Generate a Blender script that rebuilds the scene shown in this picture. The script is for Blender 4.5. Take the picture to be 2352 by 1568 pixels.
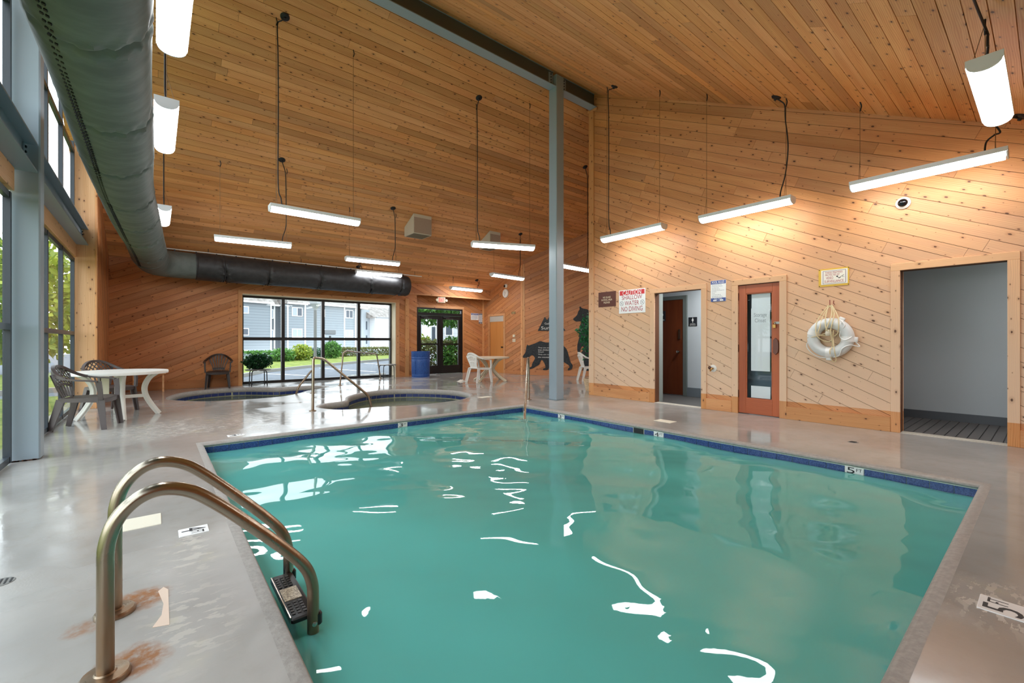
import bpy, bmesh, math, random
from mathutils import Vector, Matrix
from mathutils.geometry import tessellate_polygon

random.seed(7)
S = bpy.context.scene
COL = S.collection
R = math.radians
for o in list(bpy.data.objects):
    bpy.data.objects.remove(o)

# ------------------------------------------------------------------ camera
EYE = Vector((0, 0, 1.17))
YAW = math.atan(819 / 1008.0)
cam_d = bpy.data.cameras.new('camera')
cam = bpy.data.objects.new('camera', cam_d)
COL.objects.link(cam)
cam.location = EYE
cam.rotation_euler = (R(90), 0, -YAW)
cam_d.sensor_width = 36
cam_d.lens = 1008 / 2352 * 36
cam_d.clip_start = .02
cam_d.clip_end = 400
S.camera = cam

# ------------------------------------------------------------------ world, exposure
w = bpy.data.worlds.new('sky')
S.world = w
w.use_nodes = True
nt = w.node_tree
bg = nt.nodes['Background']
tc = nt.nodes.new('ShaderNodeTexCoord')
sx = nt.nodes.new('ShaderNodeSeparateXYZ')
rp = nt.nodes.new('ShaderNodeValToRGB')
nt.links.new(tc.outputs['Generated'], sx.inputs[0])
nt.links.new(sx.outputs['Z'], rp.inputs[0])
nt.links.new(rp.outputs['Color'], bg.inputs['Color'])
rp.color_ramp.elements[0].position = 0.0
rp.color_ramp.elements[0].color = (.93, .96, 1, 1)
rp.color_ramp.elements[1].position = .6
rp.color_ramp.elements[1].color = (.80, .90, 1, 1)
bg.inputs['Strength'].default_value = 2.2
LAMP = 14

S.view_settings.view_transform = 'Standard'
S.view_settings.look = 'None'
S.view_settings.gamma = 1
S.view_settings.exposure = 0.95
S.view_settings.use_curve_mapping = False
cy = S.cycles
cy.use_denoising = True
cy.max_bounces = 8
cy.diffuse_bounces = 4
cy.glossy_bounces = 4
cy.transmission_bounces = 6
cy.transparent_max_bounces = 12
cy.volume_bounces = 1
cy.sample_clamp_indirect = 6
cy.caustics_reflective = False
cy.caustics_refractive = False
cy.use_adaptive_sampling = True
cy.adaptive_threshold = .02


def portal(name, loc, rot, sx_, sy_):
    d = bpy.data.lights.new(name, 'AREA')
    d.shape = 'RECTANGLE'
    d.size = sx_
    d.size_y = sy_
    d.cycles.is_portal = True
    o = bpy.data.objects.new(name, d)
    o.location = loc
    o.rotation_euler = rot
    COL.objects.link(o)


portal('daylight_portal', (-1.25, 2.1, 2.4), (0, R(-90), 0), 4.8, 8.6)
portal('daylight_portal', (-1.25, 8.6, 2.3), (0, R(-90), 0), 4.4, 4.0)
portal('daylight_portal', (3.97, 14.12, 1.25), (R(-90), 0, 0), 4.3, 2.4)

# ------------------------------------------------------------------ helpers


def lin(c):
    return tuple((x / 255 / 12.92 if x / 255 <= .04045 else ((x / 255 + .055) / 1.055) ** 2.4) for x in c)


def link(o, parent=None):
    COL.objects.link(o)
    if parent is not None:
        o.parent = parent
    return o


def tag(o, label=None, cat=None, group=None, kind=None):
    if label: o['label'] = label
    if cat: o['category'] = cat
    if group: o['group'] = group
    if kind: o['kind'] = kind
    return o


def thing(name, label, cat, M=None, group=None):
    o = bpy.data.objects.new(name, None)
    o.empty_display_size = .1
    if M is not None:
        o.matrix_basis = M
    link(o)
    return tag(o, label, cat, group)


def frame(origin, ex, ey):
    ex = Vector(ex).normalized()
    ey = Vector(ey).normalized()
    ez = ex.cross(ey)
    M = Matrix.Identity(4)
    for i, c in enumerate((ex, ey, ez)):
        for r in range(3):
            M[r][i] = c[r]
    for r in range(3):
        M[r][3] = origin[r]
    return M


def T(x, y, z, rz=0):
    return Matrix.Translation((x, y, z)) @ Matrix.Rotation(rz, 4, 'Z')


class MB:
    def __init__(s):
        s.v = []
        s.f = []

    def add(s, v, f):
        b = len(s.v)
        s.v += [tuple(p) for p in v]
        s.f += [tuple(i + b for i in q) for q in f]
        return s

    def box(s, a, b):
        (x0, y0, z0), (x1, y1, z1) = a, b
        return s.add([(x0, y0, z0), (x1, y0, z0), (x1, y1, z0), (x0, y1, z0), (x0, y0, z1), (x1, y0, z1), (x1, y1, z1), (x0, y1, z1)],
                     [(3, 2, 1, 0), (4, 5, 6, 7), (0, 1, 5, 4), (1, 2, 6, 5), (2, 3, 7, 6), (3, 0, 4, 7)])

    def cb(s, c, d, bev=0):
        x, y, z = c
        a, b, e = d[0] / 2, d[1] / 2, d[2] / 2
        if not bev:
            return s.box((x - a, y - b, z - e), (x + a, y + b, z + e))
        g = bev
        vs, fs = [], []
        pr = [(-a + g, -b), (a - g, -b), (a, -b + g), (a, b - g), (a - g, b), (-a + g, b), (-a, b - g), (-a, -b + g)]
        pi = [(px * (1 - g / max(a, 1e-6)) if 1 else px, py * (1 - g / max(b, 1e-6))) for px, py in pr]
        lev = [(pi, -e), (pr, -e + g), (pr, e - g), (pi, e)]
        for P_, zz in lev:
            vs += [(x + p[0], y + p[1], z + zz) for p in P_]
        fs.append(tuple(range(7, -1, -1)))
        for k in range(3):
            for i in range(8):
                j = (i + 1) % 8
                fs.append((k * 8 + i, k * 8 + j, k * 8 + 8 + j, k * 8 + 8 + i))
        fs.append(tuple(range(24, 32)))
        return s.add(vs, fs)

    def prism(s, poly, z0, z1):
        a = sum(poly[i][0] * poly[(i + 1) % len(poly)][1] - poly[(i + 1) % len(poly)][0] * poly[i][1] for i in range(len(poly)))
        if a < 0:
            poly = poly[::-1]
        n = len(poly)
        v = [(p[0], p[1], z0) for p in poly] + [(p[0], p[1], z1) for p in poly]
        f = [(i, (i + 1) % n, n + (i + 1) % n, n + i) for i in range(n)]
        tri = tessellate_polygon([[Vector((p[0], p[1], 0)) for p in poly]]) if n > 4 else None
        if tri is None:
            f += [tuple(range(n - 1, -1, -1)), tuple(range(n, 2 * n))]
        else:
            for t in tri:
                q = [poly[i] for i in t]
                ar = (q[1][0] - q[0][0]) * (q[2][1] - q[0][1]) - (q[2][0] - q[0][0]) * (q[1][1] - q[0][1])
                t = tuple(t) if ar > 0 else tuple(t)[::-1]
                f.append(tuple(n + i for i in t))
                f.append(tuple(t[::-1]))
        return s.add(v, f)

    def tube(s, path, r, n=10, closed=False, rr=None):
        P_ = [Vector(p) for p in path]
        m = len(P_)
        vs, fs = [], []
        nrm = None
        for i in range(m):
            a = P_[(i - 1) % m] if (closed or i > 0) else P_[0]
            b = P_[(i + 1) % m] if (closed or i < m - 1) else P_[-1]
            t = (b - a)
            t = t.normalized() if t.length > 1e-9 else Vector((0, 0, 1))
            if nrm is None:
                ref = Vector((0, 0, 1)) if abs(t.z) < .9 else Vector((1, 0, 0))
                nrm = (ref - t * ref.dot(t)).normalized()
            else:
                nrm = (nrm - t * nrm.dot(t))
                nrm = nrm.normalized() if nrm.length > 1e-6 else Vector((1, 0, 0))
            bn = t.cross(nrm)
            q = rr[i] if rr else r
            for k in range(n):
                an = 2 * math.pi * k / n
                vs.append(P_[i] + (nrm * math.cos(an) + bn * math.sin(an)) * q)
        for i in range(m if closed else m - 1):
            for k in range(n):
                a, b = i * n + k, i * n + (k + 1) % n
                c, d = ((i + 1) % m) * n + (k + 1) % n, ((i + 1) % m) * n + k
                fs.append((a, b, c, d))
        if not closed:
            fs.append(tuple(range(n - 1, -1, -1)))
            fs.append(tuple(range((m - 1) * n, m * n)))
        return s.add(vs, fs)

    def ribbon(s, path, wd, th, side=None):
        P_ = [Vector(p) for p in path]
        m = len(P_)
        vs, fs = [], []
        for i in range(m):
            t = (P_[min(i + 1, m - 1)] - P_[max(i - 1, 0)]).normalized()
            if side is None:
                sd = t.cross(Vector((0, 0, 1)))
                sd = sd.normalized() if sd.length > 1e-4 else Vector((0, 1, 0))
            else:
                sd = Vector(side)
                sd = (sd - t * sd.dot(t)).normalized()
            up = sd.cross(t)
            ww = wd[i] if isinstance(wd, (list, tuple)) else wd
            tt = th[i] if isinstance(th, (list, tuple)) else th
            for a, b in ((-.5, -.5), (.5, -.5), (.5, .5), (-.5, .5)):
                vs.append(P_[i] + sd * a * ww + up * b * tt)
        for i in range(m - 1):
            for k in range(4):
                fs.append((i * 4 + k, i * 4 + (k + 1) % 4, i * 4 + 4 + (k + 1) % 4, i * 4 + 4 + k))
        fs.append((3, 2, 1, 0))
        fs.append(tuple(range((m - 1) * 4, m * 4)))
        return s.add(vs, fs)

    def lathe(s, prof, n=32, c=(0, 0, 0)):
        vs, fs = [], []
        for r, z in prof:
            for k in range(n):
                a = 2 * math.pi * k / n
                vs.append((c[0] + r * math.cos(a), c[1] + r * math.sin(a), c[2] + z))
        m = len(prof)
        for i in range(m - 1):
            for k in range(n):
                fs.append((i * n + k, i * n + (k + 1) % n, (i + 1) * n + (k + 1) % n, (i + 1) * n + k))
        if prof[0][0] > 1e-5: fs.append(tuple(range(n - 1, -1, -1)))
        if prof[-1][0] > 1e-5: fs.append(tuple(range((m - 1) * n, m * n)))
        return s.add(vs, fs)

    def xf(s, M):
        s.v = [tuple(M @ Vector(p)) for p in s.v]
        return s

    def mesh(s, name, mat, smooth=40):
        me = bpy.data.meshes.new(name)
        me.from_pydata(s.v, [], s.f)
        me.update()
        if mat is not None:
            me.materials.append(mat)
        if smooth:
            me.shade_smooth()
            me.set_sharp_from_angle(angle=R(smooth))
        return me

    def obj(s, name, mat, parent=None, M=None, smooth=40):
        o = bpy.data.objects.new(name, s.mesh(name, mat, smooth))
        if M is not None:
            o.matrix_basis = M
        return link(o, parent)


def fillet(pts, rad, n=6):
    pts = [Vector(p) for p in pts]
    out = [pts[0]]
    for i in range(1, len(pts) - 1):
        a, b, c = pts[i - 1], pts[i], pts[i + 1]
        r = rad[i - 1] if isinstance(rad, (list, tuple)) else rad
        u, v = (a - b), (c - b)
        l = min(r, u.length * .49, v.length * .49)
        p, q = b + u.normalized() * l, b + v.normalized() * l
        for k in range(n + 1):
            t = k / n
            out.append((1 - t) ** 2 * p + 2 * t * (1 - t) * b + t * t * q)
    out.append(pts[-1])
    return out


def spline(pts, n=6, closed=False):
    P_ = [Vector(p) for p in pts]
    m = len(P_)
    out = []
    for i in range(m if closed else m - 1):
        g = (lambda k: P_[k % m]) if closed else (lambda k: P_[max(0, min(m - 1, k))])
        a, b, c, d = g(i - 1), g(i), g(i + 1), g(i + 2)
        for k in range(n):
            t = k / n
            out.append(.5 * ((2 * b) + (c - a) * t + (2 * a - 5 * b + 4 * c - d) * t * t + (-a + 3 * b - 3 * c + d) * t ** 3))
    if not closed:
        out.append(P_[-1])
    return out


TEXTS = []


def text(body, parent, mat, x, y, wd, ht, z=.003, name='lettering', align='C', M=None):
    cu = bpy.data.curves.new(name, 'FONT')
    cu.body = body
    cu.align_x = 'CENTER'
    cu.align_y = 'CENTER'
    cu.size = 1
    cu.extrude = .0004
    cu.resolution_u = 3
    cu.materials.append(mat)
    o = bpy.data.objects.new(name, cu)
    link(o, parent)
    TEXTS.append((o, x, y, z, wd, ht, M))
    return o


def fit_texts():
    bpy.context.view_layer.update()
    for o, x, y, z, wd, ht, M in TEXTS:
        b = o.bound_box
        x0, x1 = min(p[0] for p in b), max(p[0] for p in b)
        y0, y1 = min(p[1] for p in b), max(p[1] for p in b)
        sx_, sy_ = wd / max(x1 - x0, 1e-4), ht / max(y1 - y0, 1e-4)
        L = Matrix.Translation((x - (x0 + x1) / 2 * sx_, y - (y0 + y1) / 2 * sy_, z)) @ Matrix.Diagonal((sx_, sy_, 1, 1))
        o.matrix_basis = (M @ L) if M is not None else L
    dg = bpy.context.evaluated_depsgraph_get()
    for o, *_ in TEXTS:
        me = bpy.data.meshes.new_from_object(o.evaluated_get(dg))
        n = bpy.data.objects.new('lettering', me)
        n.matrix_basis = o.matrix_basis
        link(n, o.parent)
        nm = o.name
        bpy.data.objects.remove(o)
        n.name = nm


# ------------------------------------------------------------------ materials
MATS = {}


def PM(name, rgb, rough=.5, metal=0, spec=.5, emit=None, es=0, coat=0, srgb=True, alpha=None):
    if name in MATS:
        return MATS[name]
    m = bpy.data.materials.new(name)
    m.use_nodes = True
    b = m.node_tree.nodes['Principled BSDF']
    c = lin(rgb) if srgb else rgb
    b.inputs['Base Color'].default_value = (*c, 1)
    b.inputs['Roughness'].default_value = rough
    b.inputs['Metallic'].default_value = metal
    b.inputs['Specular IOR Level'].default_value = spec
    if coat:
        b.inputs['Coat Weight'].default_value = coat
        b.inputs['Coat Roughness'].default_value = .05
    if emit:
        b.inputs['Emission Color'].default_value = (*emit, 1)
        b.inputs['Emission Strength'].default_value = es
    MATS[name] = m
    return m


class NT:
    def __init__(s, name):
        s.m = bpy.data.materials.new(name)
        s.m.use_nodes = True
        s.t = s.m.node_tree
        s.b = s.t.nodes['Principled BSDF']
        s.out = s.t.nodes['Material Output']
        MATS[name] = s.m

    def n(s, typ, **kw):
        x = s.t.nodes.new('ShaderNode' + typ)
        for k, v in kw.items():
            if k.startswith('i_'):
                x.inputs[k[2:].replace('_', ' ')].default_value = v
            elif k.startswith('i') and k[1:].isdigit():
                x.inputs[int(k[1:])].default_value = v
            else:
                setattr(x, k, v)
        return x

    def l(s, a, b):
        s.t.links.new(a, b)

    def math(s, op, a, b=None, c=None, clamp=False):
        x = s.n('Math', operation=op)
        x.use_clamp = clamp
        for i, q in enumerate((a, b, c)):
            if q is None: continue
            if isinstance(q, (int, float)): x.inputs[i].default_value = q
            else: s.l(q, x.inputs[i])
        return x.outputs[0]

    def mix(s, f, a, b, blend='MIX'):
        x = s.n('Mix', data_type='RGBA', blend_type=blend)
        x.clamp_factor = True
        for i, q in ((0, f), (6, a), (7, b)):
            if isinstance(q, (int, float)): x.inputs[i].default_value = q
            elif isinstance(q, tuple): x.inputs[i].default_value = (*q[:3], 1)
            else: s.l(q, x.inputs[i])
        return x.outputs[2]

    def noise(s, vec, scale, detail=3, rough=.5, dist=0):
        x = s.n('TexNoise', i_Scale=scale, i_Detail=detail, i_Roughness=rough, i_Distortion=dist)
        if vec is not None: s.l(vec, x.inputs['Vector'])
        return x.outputs['Fac']

    def ramp(s, f, lo, hi):
        x = s.n('MapRange')
        x.interpolation_type = 'SMOOTHSTEP'
        x.inputs[1].default_value = lo
        x.inputs[2].default_value = hi
        s.l(f, x.inputs[0])
        return x.outputs[0]

    def vscale(s, vec, sc):
        x = s.n('VectorMath', operation='MULTIPLY')
        s.l(vec, x.inputs[0])
        x.inputs[1].default_value = sc
        return x.outputs[0]

    def bump(s, h, strength=.2, dist=.01):
        x = s.n('Bump')
        x.inputs['Strength'].default_value = strength
        x.inputs['Distance'].default_value = dist
        s.l(h, x.inputs['Height'])
        s.l(x.outputs[0], s.b.inputs['Normal'])


def wood(name, light, dark, rough=.5, var=.28, knots=True, bleach=False, per_obj=True, kc=(70, 32, 14)):
    q = NT(name)
    co = q.n('TexCoord').outputs['Object']
    rnd = q.n('ObjectInfo').outputs['Random']
    off = q.n('CombineXYZ')
    q.l(q.math('MULTIPLY', rnd, 57.3), off.inputs[0])
    q.l(q.math('MULTIPLY', rnd, 131.7), off.inputs[1])
    ad = q.n('VectorMath', operation='ADD')
    q.l(co, ad.inputs[0])
    q.l(off.outputs[0], ad.inputs[1])
    v = ad.outputs[0]
    big = q.noise(q.vscale(v, (.55, 6, 6)), 1.0, 2, .5, .6)
    fine = q.noise(q.vscale(v, (2.2, 95, 95)), 1.0, 2, .6)
    ring = q.n('TexWave', wave_type='BANDS', bands_direction='Y', wave_profile='SIN')
    ring.inputs['Scale'].default_value = 9
    ring.inputs['Distortion'].default_value = 7
    ring.inputs['Detail'].default_value = 1.5
    ring.inputs['Detail Scale'].default_value = .8
    q.l(q.vscale(v, (.35, 2.2, 2.2)), ring.inputs['Vector'])
    g = q.math('ADD', q.math('MULTIPLY', big, .55), q.math('ADD', q.math('MULTIPLY', fine, .25), q.math('MULTIPLY', ring.outputs['Fac'], .2)))
    base = q.mix(q.ramp(g, .30, .72), lin(dark), lin(light))
    # board to board variation
    r2 = q.math('FRACT', q.math('MULTIPLY', rnd, 7.77))
    br = q.math('SUBTRACT', 1.03, q.math('MULTIPLY', q.math('POWER', rnd, 2.2), var * 1.25))
    cc = q.n('CombineColor')
    q.l(br, cc.inputs[0])
    q.l(q.math('MULTIPLY', br, q.math('ADD', q.math('MULTIPLY', r2, .05), .965)), cc.inputs[1])
    q.l(q.math('MULTIPLY', br, q.math('ADD', q.math('MULTIPLY', r2, .26), .86)), cc.inputs[2])
    base = q.mix(1.0, base, cc.outputs[0], 'MULTIPLY')
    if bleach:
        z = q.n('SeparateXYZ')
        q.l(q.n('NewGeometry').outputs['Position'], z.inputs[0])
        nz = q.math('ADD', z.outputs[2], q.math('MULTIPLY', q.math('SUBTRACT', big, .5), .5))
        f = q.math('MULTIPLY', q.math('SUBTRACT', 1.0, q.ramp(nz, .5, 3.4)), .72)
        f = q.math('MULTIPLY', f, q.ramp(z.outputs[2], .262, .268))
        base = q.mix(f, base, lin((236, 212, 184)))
    if knots:
        vo = q.n('TexVoronoi', voronoi_dimensions='2D', feature='F1')
        vo.inputs['Scale'].default_value = 1
        vo.inputs['Randomness'].default_value = .9
        q.l(q.vscale(v, (5.2, 9.0, 0)), vo.inputs['Vector'])
        sc = q.n('SeparateColor')
        q.l(vo.outputs['Color'], sc.inputs[0])
        rad = q.math('ADD', q.math('MULTIPLY', q.math('POWER', sc.outputs[0], 2.6), .11), .013)
        d = q.math('DIVIDE', vo.outputs['Distance'], rad)
        ed = q.math('ADD', d, q.math('MULTIPLY', q.math('SUBTRACT', fine, .5), .9))
        k = q.math('SUBTRACT', 1.0, q.ramp(ed, .55, 1.05))
        halo = q.math('MULTIPLY', q.math('SUBTRACT', 1.0, q.ramp(d, .8, 3.0)), .28)
        base = q.mix(halo, base, lin((150, 88, 45)))
        base = q.mix(q.math('MULTIPLY', k, .9), base, lin(kc))
    q.l(base, q.b.inputs['Base Color'])
    q.b.inputs['Roughness'].default_value = rough
    q.b.inputs['Specular IOR Level'].default_value = .35
    q.bump(g, .12, .004)
    return q.m


W_CEIL = wood('cedar_ceiling', (244, 184, 124), (220, 148, 90), .55)
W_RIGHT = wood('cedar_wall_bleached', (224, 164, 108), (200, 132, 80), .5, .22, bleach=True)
W_WALL = wood('cedar_wall', (216, 154, 102), (186, 116, 68), .5, .26)
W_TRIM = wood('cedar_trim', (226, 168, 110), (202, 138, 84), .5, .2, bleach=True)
W_TRIMF = wood('cedar_trim_far', (232, 176, 122), (206, 144, 94), .5, .15)
W_POST = wood('fir_post', (232, 186, 138), (210, 158, 108), .5, .08)
W_BACK = PM('joint_backing_wood', (100, 60, 32), .8)  # dark brown backing wood that shows in the plank joints
W_DOOR = wood('stained_fir', (190, 106, 66), (164, 84, 50), .35, .1, knots=False)
W_FLUSH = wood('mahogany_veneer', (112, 56, 30), (88, 40, 20), .35, .05, knots=False)
W_MAPLE = wood('birch_veneer', (214, 146, 78), (196, 124, 58), .4, .05, knots=False)
STEEL = PM('blue_grey_paint', (150, 166, 176), .38, 0, .5)
STEELD = PM('beam_grey_paint', (128, 140, 146), .5)
STEEL2 = PM('beam_grey_blue', (132, 147, 158), .4)
BOLT = PM('bolt_metal', (70, 72, 74), .4, .8)
ALU = PM('dark_bronze_aluminium', (48, 56, 64), .35, 0, .5)
BLACKAL = PM('black_aluminium', (22, 22, 23), .35)
CHROME = PM('stainless', (190, 186, 178), .22, 1)
WHITE = PM('white_resin', (232, 230, 222), .4)
BEIGE = PM('cream_resin', (214, 198, 172), .4)
BROWN = PM('brown_resin', (84, 74, 72), .42)
BROWN2 = PM('dark_brown_resin', (52, 40, 34), .42)
BLACKP = PM('black_plastic', (20, 20, 20), .45)
DARKM = PM('dark_metal', (34, 34, 36), .45, .3)
LENS_W = PM('housing_white', (226, 230, 232), .45)
CORD = PM('black_cord', (24, 22, 22), .5)
WIRE = PM('suspension_wire', (120, 92, 64), .4, .6)
PLASTER = PM('painted_plaster', (196, 203, 208), .7)
GREYB = PM('grey_base_paint', (104, 112, 118), .55)
WHITEP = PM('white_paint', (240, 240, 238), .5)
REDP = PM('red_print', (205, 52, 56), .5)
DREDP = PM('dark_red_print', (170, 50, 62), .5)
BLUEP = PM('blue_print', (62, 84, 150), .5)
BLACKI = PM('black_print', (26, 27, 30), .6)
GREYI = PM('grey_print', (130, 134, 144), .6)
YELLOW = PM('yellow_print', (226, 182, 62), .5)
SIGNBR = PM('brown_sign', (92, 46, 32), .5)
ROPE = PM('rope_cream', (232, 214, 170), .8)
RUSTY = PM('rust_metal', (96, 62, 44), .6, .3)
BRASS = PM('brass', (180, 140, 80), .3, 1)
lens = NT('lamp_lens')
lens.b.inputs['Base Color'].default_value = (.9, .9, .9, 1)
lens.b.inputs['Emission Color'].default_value = (.95, .975, 1, 1)
lens.b.inputs['Emission Strength'].default_value = LAMP
LENS = lens.m


def schlick(q, f0, k=1.0):
    g = q.n('NewGeometry')
    dt = q.n('VectorMath', operation='DOT_PRODUCT')
    q.l(g.outputs['Incoming'], dt.inputs[0])
    q.l(g.outputs['Normal'], dt.inputs[1])
    c = q.math('SUBTRACT', 1.0, q.math('ABSOLUTE', dt.outputs['Value']), clamp=True)
    return q.math('MULTIPLY', q.math('ADD', q.math('MULTIPLY', q.math('POWER', c, 5.0), 1 - f0), f0), k)


def glass_mat(name, tint, gl=.55, rough=0.0):
    q = NT(name)
    tr = q.n('BsdfTransparent')
    tr.inputs[0].default_value = (*tint, 1)
    g = q.n('BsdfGlossy')
    g.inputs['Roughness'].default_value = rough
    mx = q.n('MixShader')
    q.l(schlick(q, .04, gl), mx.inputs[0])
    q.l(tr.outputs[0], mx.inputs[1])
    q.l(g.outputs[0], mx.inputs[2])
    q.l(mx.outputs[0], q.out.inputs[0])
    return q.m


GLASS = glass_mat('window_glass', (.96, .98, .975), .3)


def water_mat(name, deep, murk, tint, absorb=None, dens_=1):
    q = NT(name)
    q.b.inputs['Base Color'].default_value = (*lin(deep), 1)
    q.b.inputs['Roughness'].default_value = 1
    q.b.inputs['Specular IOR Level'].default_value = 0
    tr = q.n('BsdfTransparent')
    tr.inputs[0].default_value = (*tint, 1)
    body = q.n('MixShader')
    body.inputs[0].default_value = murk
    q.l(tr.outputs[0], body.inputs[1])
    q.l(q.b.outputs[0], body.inputs[2])
    g = q.n('BsdfGlossy')
    g.inputs['Roughness'].default_value = .0
    mx = q.n('MixShader')
    q.l(schlick(q, .022), mx.inputs[0])
    q.l(body.outputs[0], mx.inputs[1])
    q.l(g.outputs[0], mx.inputs[2])
    q.l(mx.outputs[0], q.out.inputs[0])
    if absorb:
        va = q.n('VolumeAbsorption')
        va.inputs['Color'].default_value = (*absorb, 1)
        va.inputs['Density'].default_value = dens_
        q.l(va.outputs[0], q.out.inputs[1])
    return q.m


WATER = water_mat('pool_water', (122, 222, 214), .58, (.86, .96, .95), (.55, .90, .86), 1.1)
SPAW = water_mat('spa_water', (120, 128, 100), .45, (.62, .72, .55))


def concrete():
    q = NT('painted_concrete')
    p = q.n('NewGeometry').outputs['Position']
    n1 = q.noise(p, .9, 4, .55)
    n2 = q.noise(p, 9, 4, .6)
    n3 = q.noise(p, 90, 3, .6)
    base = q.mix(q.ramp(n1, .3, .7), lin((156, 153, 148)), lin((176, 173, 167)))
    base = q.mix(q.math('MULTIPLY', q.ramp(n2, .45, .8), .35), base, lin((150, 143, 132)))
    # worn, peeled patches close to the pool ladder and here and there
    sp = q.n('SeparateXYZ')
    q.l(p, sp.inputs[0])
    x, y = sp.outputs[0], sp.outputs[1]

    def blob(cx, cy_, r0, r1, ax=1.0):
        dx = q.math('MULTIPLY', q.math('SUBTRACT', x, cx), ax)
        dy = q.math('SUBTRACT', y, cy_)
        d = q.math('SQRT', q.math('ADD', q.math('MULTIPLY', dx, dx), q.math('MULTIPLY', dy, dy)))
        return q.math('SUBTRACT', 1.0, q.ramp(d, r0, r1))
    wear = q.math('MAXIMUM', q.math('MAXIMUM', blob(.12, 2.3, .1, .5, 2.2), blob(.15, 3.0, .1, .45, 2.4)), q.math('MAXIMUM', q.math('MULTIPLY', blob(-.2, 7.2, .2, 1.6), .22), q.math('MAXIMUM', blob(2.9, .1, .05, .4), blob(.7, 7.6, .3, 1.5))))
    pn = q.noise(q.vscale(p, (1, 2.2, 1)), 9, 4, .62)
    peel = q.math('MULTIPLY', q.ramp(pn, .53, .56), wear)
    base = q.mix(q.math('MULTIPLY', peel, .55), base, lin((204, 198, 186)))
    yel = q.math('MULTIPLY', q.ramp(q.noise(p, 4, 3), .55, .75), wear)
    base = q.mix(q.math('MULTIPLY', yel, .3), base, lin((200, 190, 130)))
    # rust runs beside the ladder sockets
    rn = q.noise(p, 30, 4, .65)
    rust = q.math('MAXIMUM', blob(-.045, 2.61, .02, .19, 1.0), q.math('MAXIMUM', blob(-.06, 2.12, .02, .19), q.math('MULTIPLY', blob(-.22, 2.5, .02, .16), .6)))
    rust = q.math('MULTIPLY', q.math('MULTIPLY', q.math('SUBTRACT', rust, q.math('MULTIPLY', q.math('SUBTRACT', 1.0, q.noise(p, 14, 4, .6)), .75)), 2.2, clamp=True), q.ramp(rn, .2, .6))
    base = q.mix(q.math('MULTIPLY', rust, .97), base, lin((150, 90, 18)))
    q.l(base, q.b.inputs['Base Color'])
    wet = q.ramp(q.noise(q.vscale(p, (1, 1, 1)), .75, 3, .6, .4), .40, .52)
    dry = q.math('MULTIPLY', q.math('SUBTRACT', 1.0, q.ramp(y, 2.6, 4.2)), q.math('SUBTRACT', 1.0, q.ramp(x, 1.0, 3.0)))
    fl = q.math('ADD', q.math('ADD', q.math('MULTIPLY', wet, -.17), .24), q.math('MULTIPLY', dry, .22))
    q.l(q.math('ADD', fl, q.math('MULTIPLY', peel, .15)), q.b.inputs['Roughness'])
    q.b.inputs['Specular IOR Level'].default_value = .55
    h = q.math('ADD', q.math('MULTIPLY', n2, .5), q.math('MULTIPLY', q.math('MULTIPLY', n3, q.math('SUBTRACT', 1.05, wet)), .25))
    q.bump(h, .28, .007)
    return q.m


CONC = concrete()


def speckle(name, a, b, sc=60, rough=.3, spec=.5, bump=0):
    q = NT(name)
    p = q.n('NewGeometry').outputs['Position']
    n_ = q.noise(p, sc, 3, .7)
    q.l(q.mix(q.ramp(n_, .35, .68), lin(a), lin(b)), q.b.inputs['Base Color'])
    q.b.inputs['Roughness'].default_value = rough
    q.b.inputs['Specular IOR Level'].default_value = spec
    if bump: q.bump(n_, bump, .01)
    return q.m


TILE = speckle('blue_glazed_tile', (22, 46, 104), (72, 102, 162), 130, .2)
TILE2 = speckle('dark_blue_tile', (30, 42, 92), (56, 72, 128), 90, .25)
COPING = speckle('coping_concrete', (154, 150, 144), (170, 166, 160), 30, .5, .4, .25)
POOLP = speckle('pool_plaster', (170, 190, 172), (186, 206, 190), 6, .7, .2)
SPAP = speckle('spa_plaster', (170, 170, 140), (190, 188, 160), 8, .6, .2)
GROUT = PM('white_grout', (206, 204, 190), .6)
FABRIC = NT('duct_fabric')
_p = FABRIC.n('TexCoord').outputs['Object']
_n = FABRIC.noise(FABRIC.vscale(_p, (3, 9, 3)), 1, 4, .6)
FABRIC.l(FABRIC.mix(FABRIC.ramp(_n, .3, .75), lin((92, 101, 98)), lin((112, 121, 117))), FABRIC.b.inputs['Base Color'])
FABRIC.b.inputs['Roughness'].default_value = .6
FABRIC.b.inputs['Specular IOR Level'].default_value = .35
FABRIC.bump(FABRIC.noise(_p, 5, 3, .6), .12, .03)
FABRIC = FABRIC.m
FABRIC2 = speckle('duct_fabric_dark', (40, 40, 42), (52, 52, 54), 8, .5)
RAILM = NT('weathered_stainless')
_p = RAILM.n('TexCoord').outputs['Object']
_z = RAILM.n('SeparateXYZ')
RAILM.l(_p, _z.inputs[0])
_r = RAILM.math('MULTIPLY', RAILM.math('SUBTRACT', 1.0, RAILM.ramp(_z.outputs[2], .1, .75)), RAILM.ramp(RAILM.noise(RAILM.vscale(_p, (14, 14, 3)), 1, 3, .5), .2, .75))
RAILM.l(RAILM.mix(RAILM.math('MULTIPLY', _r, .75), lin((172, 162, 146)), lin((136, 98, 60))), RAILM.b.inputs['Base Color'])
RAILM.b.inputs['Metallic'].default_value = 1
RAILM.l(RAILM.math('ADD', RAILM.math('MULTIPLY', _r, .2), .22), RAILM.b.inputs['Roughness'])
RAILM = RAILM.m


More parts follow.
